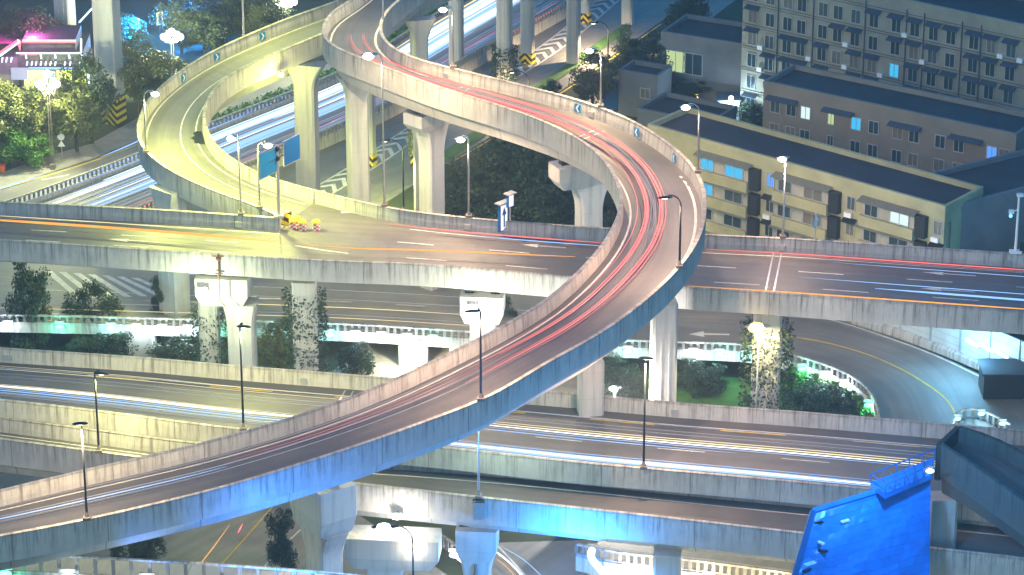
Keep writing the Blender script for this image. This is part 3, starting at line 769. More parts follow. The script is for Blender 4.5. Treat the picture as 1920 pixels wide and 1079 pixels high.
p = on_deck(B, 0, 718, 38)
r = thing('street_lamp', 'thin lamp pole on upper hairpin of S-curve ramp, its head above the frame', 'street lamp', p, 'street lamps'); mb = MB()
mb.tube([p, p + (0, 0, 9.5)], [.13, .08], 8); mb.build('pole', STEEL, r)
mb = MB(); mb.tube([p + (0, 0, 9.4), p + (-1.2, 0, 10)], .06, 6); mb.ball(p + (-1.6, 0, 10), (.6, .25, .14)); mb.build('lamp_head', STEEL, r)
light('SPOT', p + (-1.6, 0, 9.6), (1, .88, .5), LP * .8, r, .3, cone=165)
# bright floodlights on the pier caps
def flood(label, p, lens, col, power, aim, size=.5, fwd=.75):
    r = thing('floodlight', label, 'floodlight', p, 'floodlights')
    mb = MB(); mb.box(np.array(p) + (0, .12, 0), (size * 1.6, .2, size * 1.2)); mb.build('housing', STEEL, r)
    mb = MB(); mb.ball(np.array(p) + (0, -.05, 0), (size * .75, .3, size * .6)); mb.build('lens', lens, r, smooth=True)
    mb = MB(); mb.tube([np.array(p) + (0, .2, 0), np.array(p) + (0, .7, .25)], .05, 6); mb.build('bracket', DARKST, r)
    light('POINT', np.array(p) + (0, -fwd, -.3), col, power, r, .3)
    return r
def at_front(px, py, z): return P(px, py, z)
cY = P(450, 515, 17.4)[1] - 2.5; cL = np.array((P(386, 540, 15)[0], cY, 0)); cL[2] = ztop(cL, 546); flood('bright white floodlight glaring on the box cap at left', cL, LENS, (.86, 1, .62), 900, None, .7, 4.0)
cY = P(905, 548, 17.4)[1] - 2.4; cM = np.array((P(887, 577, 15)[0], cY, 0)); cM[2] = ztop(cM, 579); flood('bright white floodlight glaring on the box cap near centre', cM, LENS, (.92, 1, .74), 700, None, .7, 4.0)
p = on_deck(F_, 0, 745, 918); p = np.array((p[0], p[1] - .8, ztop(p, 962)))
flood('star bright white floodlight on front face of side viaduct', p, LENS, (1, .93, .8), 260, None, .55)
p = P(528, 133, 24.3) + np.array((0, -1.6, 0)); flood('small glowing floodlight at top of flared column under loop ramp', p, LENS, YG, 300, None, .4)
p = on_deck(F_, 0, 752, 918); p = np.array((p[0] , p[1] + 2.0, 8.4)); flood('warm floodlight hung under side viaduct lighting the cream pier', P(775, 1000, 8.0) + np.array((0, -2.5, 0)), LENS, (1, .9, .65), 60, None, .35)

# multi globe lamps at the left
GLOBE = emis('lit globe', (.82, .93, 1.0), 9)
def globe_lamp(label, bpx, hpx, power):
    b = G(*bpx); H = ztop(b, hpx[1]); r = thing('globe_lamp', label, 'street lamp', b, 'globe cluster lamps')
    b = np.array(b); mb = MB()
    for q in range(4): mb.tube([b + (.16 * (-1) ** q, .16 * (-1) ** (q // 2), 0), b + (.16 * (-1) ** q, .16 * (-1) ** (q // 2), H * .86)], .05, 6)
    mb.box(b + (0, 0, .4), (.7, .7, .8)); mb.box(b + (0, 0, H * .86), (.6, .6, .3)); mb.build('post', CONCP, r)
    mb = MB()
    for q in range(6):
        a = q * math.pi / 3; mb.tube([b + (0, 0, H * .86), b + (.7 * math.cos(a), .7 * math.sin(a), H * .84), b + (1.25 * math.cos(a), 1.25 * math.sin(a), H * .92)], .05, 6)
    mb.build('arm', STEEL, r)
    for q in range(6):
        a = q * math.pi / 3; mb = MB(); mb.ball(b + (1.25 * math.cos(a), 1.25 * math.sin(a), H * .95), .5); mb.build('globe', GLOBE, r, smooth=True)
    mb = MB(); mb.ball(b + (0, 0, H * 1.06), .55); mb.build('globe', GLOBE, r, smooth=True)
    light('POINT', b + (0, -1.5, H * .95 + 1.6), (1.0, 1.0, .55), power, r, .6)
globe_lamp('cluster of white globe lamps in front of the neon restaurant', (99, 318), (86, 150), 5000)
globe_lamp('cluster of blue white globe lamps behind the loop ramp bushes', (326, 150), (322, 66), 4200)
globe_lamp('globe lamp cut by the top edge above the loop ramp', (538, 62), (538, 2), 2000)

# LED lamps along the lit balustrades
LEDW = emis('white LED lamp', (.7, .86, 1.0), 16); LEDG = emis('green LED lamp', (.12, 1.0, .65), 5); LEDC = emis('cyan LED lamp', (.22, .9, 1.0), 6)
def led(label, p, m, col, power, aim=(0, -.3, 1), big=1.0, group='LED lamps on the balustrades'):
    r = thing('railing_lamp', label, 'LED lamp', p, group); p = np.array(p)
    mb = MB(); mb.box(p + (0, .02, .42 * big), (1.2 * big, .16, .35 * big)); mb.build('housing', CONCP, r)
    mb = MB(); mb.ball(p + (0, -.12, -.1), (.55 * big, .2, .3 * big), 12, 6); mb.build('diffuser', m, r, smooth=True)
    if power: light('POINT', p + (0, -.9, .1), col, power, r, .4)
leds = [(10, 'w'), (110, 'g'), (205, 'c'), (265, 'w'), (305, 'w'), (357, 'w'), (410, 'g'), (512, 'c'), (608, 'c'), (661, 'w'), (713, 'w'), (766, 'w'), (818, 'c'), (915, 'w'), (1187, 'c'), (1296, 'w'), (1356, 'c'), (1409, 'c'), (1505, 'g'), (1545, 'w'), (1582, 'w'), (1633, 'g')]
near = {10: 'at the left frame edge', 110: 'beside the leftmost ivy tree', 205: 'behind the round bush', 265: 'above the left stub pier', 305: 'just right of the left stub pier', 357: 'beside the stone column', 410: 'beside green lit column', 512: 'above the small bush', 608: 'right of the ivy covered column', 661: 'first of the three bright ones near centre', 713: 'middle of the three bright ones near centre', 766: 'above the cream stub pier', 818: 'right of the cream stub pier', 915: 'where the S-curve ramp hides the railing', 1187: 'left of the white square column', 1296: 'right of the white square column', 1356: 'between white column and creeper column', 1409: 'below the yellow sodium lamp', 1505: 'at start of the hanging ivy curve', 1545: 'on the ivy curve, upper middle', 1582: 'on the ivy curve, lower middle', 1633: 'at the tip of the ivy curve'}
cn = {'w': ('white', LEDW, (.7, .85, 1)), 'g': ('green', LEDG, (.2, 1, .7)), 'c': ('cyan', LEDC, (.35, .9, 1))}
for x, c in leds:
    i = int(np.argmin([abs(pix(q)[0] - x) + (0 if k < len(DO) * .93 else 50) for k, q in enumerate(DO)])); p = DO[i] - Dk.N[i] * .25 + np.array((0, 0, -1.2))
    led(f'{cn[c][0]} LED lamp on the low bridge railing {near[x]}', p, cn[c][1], cn[c][2], 75)

# near lit balustrade at the lower left and bottom
KF = [(-700, 1010), (-130, 1033), (0, 1037), (90, 1041), (225, 1048), (400, 1058), (570, 1070), (720, 1086), (900, 1108)]
KA = dense(edge(KF, 14.2), 1.5, 3)
kroot = thing('near_bridge', 'near low bridge edge with bright blue white balustrade at lower left corner', 'bridge', KA[20] * (1, 1, 0))
t = np.gradient(KA, axis=0); KN = np.stack([-t[:, 1], t[:, 0], 0 * t[:, 0]], 1); KN /= np.linalg.norm(KN, axis=1)[:, None]
balustrade(KA, KN, kroot, step=1.75, h=2.1)
sweep(KA, KN, [(.5, -2.1, 0), (-.1, -2.1, 0), (-.1, -3.3, 1.2), (3.5, -3.6, 4), (3.5, -2.1, 6), (.5, -2.1, 7)]).build('edge_beam', CONCP, kroot)
nearK = {5: 'green glow at left frame edge', 125: 'brightest pair left of the ivy column', 265: 'just right of the ivy column', 415: 'third bright one', 470: 'fourth bright one', 545: 'at the right end by the block cap column'}
for x in (5, 125, 265, 415, 470, 545):
    i = int(np.argmin([abs(pix(q)[0] - x) for q in KA])); c = 'g' if x == 5 else ('c' if x == 545 else 'w')
    p = KA[i] - KN[i] * .35 + np.array((0, 0, -1.9))
    led(f'large {cn[c][0]} LED lamp on near balustrade, {nearK[x]}', p, cn[c][1], cn[c][2], 60, big=1.25)
    if x > 200: light('SPOT', p + (0, -3.2, .6), BLUE, {265: 250, 415: 520, 470: 750, 545: 1700}[x], [o for o in COL.objects if o.name.startswith('railing_lamp')][-1], .5, aim=(.25, .8, 1), cone=95)

# bottom right white lit walkway and strip light
WF = [(1080, 1020), (1160, 1036), (1280, 1048), (1390, 1062), (1500, 1077), (1600, 1092), (2300, 1190)]
WA = dense(edge(WF, 5.0), 1.5, 2); wroot = thing('lit_footbridge', 'cream lit footbridge with pierced parapet below side viaduct at lower right', 'bridge', WA[5] * (1, 1, 0))
t = np.gradient(WA, axis=0); WN = np.stack([-t[:, 1], t[:, 0], 0 * t[:, 0]], 1); WN /= np.linalg.norm(WN, axis=1)[:, None]
balustrade(WA, WN, wroot, step=.8, h=1.3)
sweep(WA, WN, [(.6, -1.3, 0), (-.15, -1.3, 0), (-.15, -3.0, 1.7), (3, -3.2, 5), (3, -1.3, 7), (.6, -1.3, 8)]).build('edge_beam', CONCP, wroot)
STRIPL = emis('blue white strip light', (.5, .85, 1.0), 7)
sp = [P(x, y, 8.2) for x, y in ((1110, 1032), (1106, 1040), (1112, 1052), (1126, 1068), (1145, 1090))]
mb = MB(); mb.tube(dense(sp, .5, 2), .35, 8); tag(mb.build('strip_light', STRIPL), 'glowing blue white strip light curving down below side viaduct', 'strip light')
light('POINT', sp[1] + np.array((-2, -2.0, 0)), (.02, .3, 1), 2000, None, .4)
for x in (1190, 1330, 1430):
    i = int(np.argmin([abs(pix(q)[0] - x) for q in WA])); p = WA[i] - WN[i] * .3 + np.array((0, 0, -2.2))
    led('warm lamp under the cream lit footbridge, ' + {1190: 'left of the blue column', 1330: 'right of the blue column', 1430: 'nearest the blue roof'}[x], p, LENS, (1, .85, .5), 420, big=.35)
sp = edge([(800, 990), (830, 1005), (862, 1030), (890, 1060)], 4.5); SA = dense(sp, 1, 2); sroot = thing('lit_stair_rail', 'short glaring white balustrade between cream pier and grey box cap', 'railing', SA[2] * (1, 1, 0))
t = np.gradient(SA, axis=0); SN = np.stack([-t[:, 1], t[:, 0], 0 * t[:, 0]], 1); SN /= np.linalg.norm(SN, axis=1)[:, None]
balustrade(SA, SN, sroot, step=.8, h=1.3)
led('glaring white LED lamp on the short balustrade by cream pier', SA[len(SA) // 2] + np.array((0, -.4, -.8)), LEDW, (.8, .9, 1), 300)


# lit white barrier end at the right
be = dense(edge([(1786, 796), (1800, 770), (1830, 766), (1862, 778), (1893, 795)], 5.2), .6, 2); broot = thing('lit_barrier', 'glowing white curved barrier end on the blue road at right', 'barrier', be[3] * (1, 1, 0))
t = np.gradient(be, axis=0); bN = np.stack([-t[:, 1], t[:, 0], 0 * t[:, 0]], 1); bN /= np.linalg.norm(bN, axis=1)[:, None]
balustrade(be, bN, broot, step=.9, h=1.4)
sweep(be, bN, [(.4, -1.4, 0), (-.1, -1.4, 0), (-.1, -2.6, 1), (.5, -2.6, 2)]).build('edge_beam', CONCP, broot)
for x in (1795, 1835, 1880):
    i = int(np.argmin([abs(pix(q)[0] - x) for q in be])); led('cool white LED lamp on curved barrier end, ' + {1795: 'left', 1835: 'middle', 1880: 'right'}[x], be[i] + np.array((0, -.5, -.1)), LEDC, (.4, .8, 1), 40, big=.7)
mb = MB(); c = P(1893, 752, 5.2) + np.array((0, 2, 0)); mb.box(c + (0, 3, -.4), (5.0, 4, 4.2)); hut = thing('dark_cabin', 'dark flat sided cabin behind the glowing barrier end at right edge', 'cabin', c * (1, 1, 0))
mb.build('wall', DARKST, hut); mb = MB(); mb.box(c + (0, 3, 1.83), (5.4, 4.4, .24)); mb.build('roof', ROOFM, hut)

# blue sheet metal roof at the lower right
BLUER = mat('blue sheet metal', (.01, .16, .58), .38, kind='corrugated', vcol=(.012, .06, .2), spec=.5)
a, b2, c2, d2 = P(1525, 960, 20.5), P(1745, 893, 20.5), P(1745, 1140, 15), P(1478, 1120, 15)
rr = thing('sheet_roof', 'large bright blue sheet metal roof slope at lower right', 'roof', (a + c2) / 2 * (1, 1, 0))
d2 = a + (d2 - a) * 1.5; c2 = b2 + (d2 - a) * 1.05 + (b2 - a) * .3
mb = MB(); off = np.array((0, 0, -.25)); L1_ = np.linalg.norm(d2 - a)
NX, NY = 26, 22; gv = []; guv = []
for j in range(NY + 1):
    for i in range(NX + 1):
        u, v_ = i / NX, j / NY; e = 0 if i in (0, NX) or j in (0, NY) else 1
        q = (a * (1 - u) + b2 * u) * (1 - v_) + (d2 * (1 - u) + c2 * u) * v_
        if i == 0: q = q + (b2 - a) * (.012 * math.sin(v_ * 37) + rng.uniform(-.012, .012))
        gv.append(q + np.array((0, 0, e * (.16 * math.sin(u * 9 + 3 * v_) * math.sin(v_ * 13 + u * 4) + rng.uniform(-.07, .07))))); guv.append((15 * u, L1_ * v_))
quads = [(j * (NX + 1) + i, j * (NX + 1) + i + 1, (j + 1) * (NX + 1) + i + 1, (j + 1) * (NX + 1) + i) for j in range(NY) for i in range(NX)]
mb.add(gv, quads, guv); mb.add([p + off for p in gv], [q[::-1] for q in quads], guv)
mb.build('roof_sheet', BLUER, rr, recalc=False)
mb = MB(); mb.tube([a + (0, 0, .1), b2 + (0, 0, .1)], .28, 6); mb.build('ridge_cap', BLUER, rr)
mb = MB(); mb.tube([a + (0, 0, .05), d2 + (0, 0, .05)], .32, 6); mb.build('edge_trim', DBLUEP, rr)
for k, (u, v_) in enumerate(((.08, .12), (.15, .3), (.2, .38), (.1, .5), (.32, .18), (.12, .75), (.2, .8))):
    q = a + (b2 - a) * u + (d2 - a) * v_; mb = MB(); mb.box(q + np.array((0, 0, .18)), (.9, .3, .16), rng.uniform(-.8, .8)); mb.build('loose_strip', WHITEST if k in (1, 4) else DARKST, rr)
tr = [P(1632, 905, 21.3), P(1752, 858, 21.3), P(1748, 888, 21.3), P(1660, 925, 21.3)]
cr = thing('roof_walkway', 'blue railed service walkway on top of the sheet metal roof', 'walkway', tr[0] * (1, 1, 0) + np.array((0, 0, 20)))
mb = MB(); mb.add(tr, [(0, 1, 2, 3)], [(0, 0), (8, 0), (8, 2), (0, 2)]); o2 = np.array((0, 0, -.6)); mb.add([p + o2 for p in tr], [(3, 2, 1, 0)], [(0, 0)] * 4)
for i in range(4): p, q = tr[i], tr[(i + 1) % 4]; mb.add([p, q, q + o2, p + o2], [(0, 1, 2, 3)], [(0, .2)] * 4)
mb.build('deck_plate', BLUER, cr)
mb = MB()
for p, q in ((tr[0], tr[1]), (tr[3], tr[2]), (tr[0], tr[3])): mb.tube([p + (0, 0, .9), q + (0, 0, .9)], .07, 6)
mb.build('handrail', DBLUEP, cr)
for p, q in ((tr[0], tr[1]), (tr[3], tr[2])):
    for k in range(6): c = p + (q - p) * k / 5; mb = MB(); mb.tube([c, c + (0, 0, .95)], .06, 6); mb.build('post', DBLUEP, cr)
for k in range(1, 6):
    mb = MB(); mb.tube([tr[0] + (tr[1] - tr[0]) * k / 6 + (0, 0, .1), tr[3] + (tr[2] - tr[3]) * k / 6 + (0, 0, .1)], .08, 6); mb.build('cross_bar', DBLUEP, cr)
led('blue white lamp at right end of the blue roof walkway', P(1748, 880, 21.7) + np.array((-.3, -.5, .2)), LEDW, (.25, .6, 1), 0, big=.7)
light('POINT', P(1748, 880, 21.7) + np.array((-5, -8.0, 6.5)), (.12, .45, 1), 1700, [o for o in COL.objects if o.name.startswith('railing_lamp')][-1], .6)  # added blue light for the roof, hung well clear of the walkway lamp

# unlit ramp stub at the lower right, resting on the grey column
GO = [(1764, 834), (1800, 858), (1860, 899), (1920, 942), (2000, 998), (2080, 1055)]
GI = [(1800, 800), (1850, 812), (1920, 850), (2000, 900), (2080, 955), (2150, 1000)]
Gd = deck('ramp_stub', 'dark teal unlit ramp at lower right corner beside the blue sheet roof', *pair(edge(GO, 22.5), edge(GI, 22.5)), ext=(0, 70), gird=2.2, fas=3.4, cm=mat('dark teal concrete', (.07, .085, .085), .9, kind='concrete', vcol=(.025, .03, .03), bump=.2))  # one dark teal concrete colour for parapets and girder
mb = MB(); q0, q1 = Gd.O[0], Gd.I[0]; dv_ = (q1 - q0); mb.box((q0 + q1) / 2 + np.array((-.2, 0, -1.9)), (float(np.hypot(*dv_[:2])), .5, 3.8), math.atan2(dv_[1], dv_[0])); mb.build('end_wall', MATS['dark teal concrete'], Gd.root)
# ------------------------------------------------------------------ signs
def plate(mb, p, u, w_, h, th=.12, mi=0):
    """vertical plate centred at p, u = unit horizontal direction of its width"""
    mb.box(p, (w_, th, h), math.atan2(u[1], u[0]), mi)
sb = on_deck(C1, 1, 524, 412)
sr = thing('gantry_sign', 'grey post carrying two blank blue road sign panels beside the loop ramp', 'road sign', sb)
H = ztop(sb, 272) - sb[2]; mb = MB(); mb.tube([sb, sb + (0, 0, H)], [.22, .19], 10); mb.box(sb + (0, 0, .15), (1.1, 1.0, .3)); mb.build('post', STEEL, sr)
k = ppm(sb + (0, 0, H)); ang = R(57); u = np.array((math.cos(ang), math.sin(ang), 0))
for x0, x1, ytop, ybot, m in ((489, 519, 306, 332, BLUEP), (530, 557, 268, 298, DBLUEP)):
    xm = (x0 + x1) / 2; ww = (x1 - x0) / k / math.cos(ang); yc = {489: 305, 530: 282}[x0]
    cx = (xm - pix(sb + (0, 0, H))[0]) / k; yy = cx * math.tan(ang); p = sb + np.array((cx, yy, 0)); p[2] = ztop(p, yc)
    h = {489: 46, 530: 45}[x0] / (k * CT)
    mb = MB(); plate(mb, p, u, ww, h, .1); f = mb.build('sign_panel', m, sr)
    mb = MB(); nrm = np.array((u[1], -u[0], 0))
    for q, (dw, dh) in enumerate(((ww + .16, .09), (ww + .16, .09))): plate(mb, p + np.array((0, 0, (h / 2 + .04) * (1 - 2 * q))), u, dw, dh, .14)
    for q in (-1, 1): plate(mb, p + u * (ww / 2 + .04) * q, u, .09, h, .14)
    mb.build('frame', STEEL, f)
for z in (.82, .95):
    mb = MB(); mb.tube([sb - u * 1.6 + (0, 0, H * z), sb + u * 1.6 + (0, 0, H * z)], .09, 6); mb.ball(sb + (0, 0, H * z), .38, 8, 6); mb.build('bracket', DARKST, sr)
SIGNB = emis('lit sign white', (.8, .86, 1.0), .9, base=(.7, .7, .7))
def dirsign(label, px, py0, py1, wpx, d, side, bpx, text_h, arrow=True):
    b = on_deck(d, side, *bpx); r = thing('direction_sign', label, 'road sign', b)
    z1, z0_ = ztop(b, py0), ztop(b, py1); kk = ppm(b); ang = R(48); u = np.array((math.cos(ang), math.sin(ang), 0)); nrm = np.array((u[1], -u[0], 0))
    ww = wpx / kk / math.cos(ang); c = b + np.array((0, -.45, 0)); c[2] = (z0_ + z1) / 2; h = z1 - z0_
    mb = MB(); plate(mb, c, u, ww, h, .3); mb.build('sign_box', DBLUEP, r)
    mb = MB(); f = c + nrm * .16
    plate(mb, f, u, ww * .74, h * .9, .03); mb.build('lit_face', SIGNB, r)
    if arrow:
        mb = MB(); f2 = f + nrm * .03
        def v2(a, b_): return f2 + u * a * ww + np.array((0, 0, b_ * h))
        mb.add([v2(-.08, -.35), v2(.08, -.35), v2(.08, .12), v2(-.08, .12)], [(0, 1, 2, 3)]); mb.add([v2(-.26, .1), v2(.26, .1), v2(0, .38)], [(0, 1, 2)])
        mb.build('arrow', DBLUEP, r)
    mb = MB(); plate(mb, c + np.array((0, 0, h / 2 + .12)), u, ww * 1.3, .14, .9); mb.build('hood', STEEL, r)
    mb = MB(); mb.tube([b - (0, 0, .5), b + (0, -.2, .1), (c[0], c[1] + .2, z1 - .1)], .09, 6); mb.build('post', STEEL, r)
dirsign('lit blue box sign with white face and blue up arrow on the middle viaduct parapet', 944, 379, 430, 16, C2, 1, (944, 413), .4)
dirsign('small lit blue hooded sign right behind the arrow sign on middle viaduct', 960, 362, 385, 11, C2, 1, (957, 414), .4, False)
b = on_deck(C2, 1, 1527, 451); r = thing('edge_on_sign', 'narrow white and blue diamond sign seen edge on before the yellow apartments', 'road sign', b)
mb = MB(); mb.tube([b, b + (0, 0, ztop(b, 400) - b[2])], .07, 6); mb.build('post', STEEL, r)
mb = MB(); z1, zz = ztop(b, 400), ztop(b, 432); u = np.array((math.cos(R(70)), math.sin(R(70)), 0)); c = b + np.array((0, -.2, 0))
for sgn, m in ((1, 0), (-1, 1)): mb.add([c + u * 0 + (0, 0, z1 - b[2]), c + u * 1.1 + np.array((0, -.06 * sgn, (z1 + zz) / 2 - b[2])), c + (0, 0, zz - b[2]), c - u * 1.1 + np.array((0, -.06 * sgn, (z1 + zz) / 2 - b[2]))], [(0, 1, 2, 3)], mi=m)
mb.build('sign_panel', [WHP, BLUEP], r)
b = G(117, 300); r = thing('round_sign', 'round white sign above a triangular sign on a thin post at left pavement', 'road sign', b)
Ht = ztop(b, 252); mb = MB(); mb.tube([b, b + (0, 0, Ht)], .06, 6); mb.build('post', STEEL, r)
mb = MB(); c = b + np.array((0, -.1, ztop(b, 257))); mb.tube([c, c + (0, -.06, 0)], [.5, .5], 16); mb.build('sign_disc', WHP, r)
mb = MB(); c = b + np.array((0, -.12, ztop(b, 270))); mb.add([c + (-.5, 0, -.42), c + (.5, 0, -.42), c + (0, 0, .48), c + (-.5, .06, -.42), c + (.5, .06, -.42), c + (0, .06, .48)], [(0, 1, 2), (5, 4, 3), (0, 3, 4, 1), (1, 4, 5, 2), (2, 5, 3, 0)]); mb.build('sign_triangle', WHP, r)
# curve chevron plates on parapets
def chevron(label, d, px, py, side=0, sgn=-1, wd=.9, ht=1.0):
    u_ = ufor(d, px, py, side); p = at(d, u_, side, .72); q = at(d, u_, .5, .72); n_ = q - p; n_[2] = 0; n_ /= np.linalg.norm(n_); tt = np.array((-n_[1], n_[0], 0))
    if tt[0] < 0: tt = -tt
    c = p + n_ * .47; r = thing('chevron_plate', label, 'road sign', c, 'curve chevron plates')
    mb = MB(); plate(mb, c, tt, wd, ht, .06); mb.build('plate', BLUEP, r)
    f = c + n_ * .06; mb = MB()
    def v2(a, b_): return f + tt * a * wd * sgn * -1 + np.array((0, 0, b_ * ht))
    for s2 in (1, -1): mb.add([v2(-.28, 0), v2(-.02, 0), v2(.3, .42 * s2), v2(.04, .42 * s2)], [(0, 1, 2, 3)])
    mb.build('chevron', WHP, r)
chevron('blue chevron plate on far parapet of S-curve ramp below the round dark tree', B, 1092, 203)
chevron('blue chevron plate on far parapet left of the lamp by dark flat roof', B, 1207, 250)
chevron('blue chevron plate highest on the tight right bend parapet', B, 1280, 300)
chevron('grey chevron plate on the loop ramp far parapet below the globe bushes', Ad, 333, 146, sgn=1)
chevron('grey chevron plate in the middle of the loop ramp far parapet', Ad, 400, 109, sgn=1)
chevron('grey chevron plate on loop ramp far parapet nearest the top edge', Ad, 485, 72, sgn=1)
# crash drums at the nose
nose = P(534, 418, 19.5); nr = thing('nose_cushion', 'yellow and black striped rounded nose block at the ramp merge', 'crash cushion', nose)
mb = MB(); n = 10
for i in range(n):
    a0, a1 = R(-200 + 200 * i / n), R(-200 + 200 * (i + 1) / n)
    p0 = nose + np.array((.8 * math.cos(a0), .8 * math.sin(a0), 0)); p1 = nose + np.array((.8 * math.cos(a1), .8 * math.sin(a1), 0))
    mb.add([p0, p1, p1 + (0, 0, 1.5), p0 + (0, 0, 1.5)], [(0, 1, 2, 3)], [(.16 * i, 0), (.16 * (i + 1), 0), (.16 * (i + 1), 1.5), (.16 * i, 1.5)])
mb.build('striped_face', WARN, nr)
mb = MB(); mb.tube([nose + (0, 0, .05), nose + (0, 0, 1.48)], .77, 16); mb.build('core', CONCP, nr)
def drum(px, py, label):
    c = P(px, py, 19.52); r = thing('crash_drum', label, 'traffic drum', c, 'crash drums at the ramp merge')
    for k in range(4):
        mb = MB(); n = 16
        for i in range(n):
            a0, a1 = 2 * math.pi * i / n, 2 * math.pi * (i + 1) / n; e = .43
            mb.add([c + (e * math.cos(a0), e * math.sin(a0), .2 * k), c + (e * math.cos(a1), e * math.sin(a1), .2 * k), c + (e * math.cos(a1), e * math.sin(a1), .2 * k + .2), c + (e * math.cos(a0), e * math.sin(a0), .2 * k + .2)], [(0, 1, 2, 3)], mi=(i // 2 + k) % 2)
        mb.build('checker_band', [REDP, WHP], r)
    mb = MB(); mb.tube([c + (0, 0, .8), c + (0, 0, 1.0), c + (0, 0, 1.12)], [.47, .47, .36], 16); mb.build('lid', YELP, r)
for x, y, l in ((550, 428, 'red white checkered crash drum nearest the striped nose'), (556, 424, 'red white checkered crash drum half hidden behind the first'), (567, 431, 'red white checkered crash drum in front of the close pair'), (593, 431, 'lone red white checkered crash drum farthest right')): drum(x, y, l)
# camera pole
b = on_deck(C2, 1, 1903, 476); r = thing('camera_pole', 'white pole with traffic camera and blue lamp at right edge on middle viaduct', 'camera pole', b)
h = ztop(b, 366) - b[2]; mb = MB(); mb.tube([b, b + (0, 0, h)], [.16, .12], 8); mb.box(b + (0, 0, .15), (1.3, .7, .3)); mb.build('pole', WHITEST, r)
mb = MB(); mb.box(b + (.1, 0, h), (.7, .5, .3)); mb.build('camera', WHITEST, r); mb = MB(); mb.tube([b + (0, 0, h * .75), b + (-.5, 0, h * .72)], .08, 6); mb.box(b + (-.75, -.1, h * .72), (.55, .4, .4)); mb.build('camera', WHITEST, r)
mb = MB(); mb.ball(b + (-.85, -.35, h * .66), .2); mb.build('blue_lamp', emis('blue beacon', (.1, .5, 1), 4), r)
mb = MB(); mb.box(b + (.7, 0, .8), (.5, .4, 1.1)); mb.build('cabinet', DARKST, r)
# utility box and pipe on fascias
p = on_deck(F_, 0, 898, 938); r = thing('cable_box', 'blue lit cable box hung on side viaduct face below the thin grey lamp', 'cable box', p); mb = MB(); mb.box(p + (0, -.35, -1.2), (1.1, .6, 1.9)); mb.build('box', STEEL, r); mb = MB(); mb.box(p + (0, -.35, -.22), (1.2, .7, .1)); mb.build('lid', DARKST, r)
p = on_deck(C1, 0, 409, 480); r = thing('drain_pipe', 'rusty drain pipe hanging down the middle viaduct face to the box cap', 'pipe', p)
RUST = mat('rusty iron', (.14, .07, .045), .8, var=.6, vscale=3)
mb = MB(); mb.tube([p + (0, -.25, .2), p + (0, -.25, -5.5), p + (.6, -.25, -6.2)], .09, 6); mb.build('pipe', RUST, r); mb = MB(); mb.ball(p + (0, -.3, -.4), (.3, .2, .3), 8, 6); mb.build('hopper', RUST, r)
for z, w_ in ((-.1, 1.3), (-2.2, .9)): mb = MB(); mb.box(p + (0, -.3, z), (w_, .15, .12)); mb.build('bracket', RUST, r)

# ------------------------------------------------------------------ highway barriers and hedge
def barrier(label, pts, z, height, m=CONCP, rail=True):
    A = wline(pts, z); t = np.gradient(A, axis=0); N = np.stack([-t[:, 1], t[:, 0], 0 * t[:, 0]], 1); N /= np.linalg.norm(N, axis=1)[:, None]
    r = thing('road_barrier', label, 'barrier', A[len(A) // 2])
    sweep(A, N, [(-.25, 0, height), (-.15, height, 0), (.15, height, .2), (.25, 0, height)]).build('wall', m, r)
    if rail:
        s = arclen(A); mb = MB()
        sweep(A, N, [(-.1, height + .75, 0), (-.1, height + .95, .1), (.1, height + .95, .2), (.1, height + .75, .3)], mb); mb.build('top_rail', m, r)
        spots = []
        for q in np.arange(.3, s[-1], .8):
            p = np.array([np.interp(q, s, A[:, k]) for k in range(3)]); i = min(int(np.searchsorted(s, q)), len(N) - 1)
            spots.append((p + (0, 0, height + .375), math.atan2(t[i][1], t[i][0])))
        posts(spots, (.28, .16, .75), m, r)
    return A, N
barrier('long concrete barrier with baluster rail along the highway edge left of the hatched area', L1, .03, 1.7)
A_, N_ = barrier('white baluster railing along the planted median of the highway', L2, .03, .7)
# leaf scatter
def leaves(pts_fn, n, size, seed):
    g = random.Random(seed); mb = MB()
    for _ in range(n):
        c = np.array(pts_fn(g)); s_ = size * g.uniform(.6, 1.5)
        a = np.array([g.gauss(0, 1) for _ in range(3)]); a /= np.linalg.norm(a)
        b = np.cross(a, [g.gauss(0, 1) for _ in range(3)]); b /= np.linalg.norm(b) + 1e-9
        mb.add([c - a * s_, c + b * s_ * .55, c + a * s_, c - b * s_ * .55], [(0, 1, 2, 3)])
    return mb
hs = arclen(A_)
def hedge_pt(g):
    q = g.uniform(0, hs[-1]); p = np.array([np.interp(q, hs, A_[:, k]) for k in range(3)]); i = min(int(np.searchsorted(hs, q)), len(N_) - 1)
    if pix(p)[0] < 385: p[2] = -3; return p
    return p + N_[i] * g.uniform(.7, 2.3) + np.array((0, 0, g.uniform(.2, 1.5) ** 1))
hd = thing('hedge', 'clipped green hedge on the highway median behind white railing', 'hedge', A_[len(A_) // 2])
leaves(hedge_pt, 9000, .24, 3).build('foliage', LEAFG, hd, recalc=False)

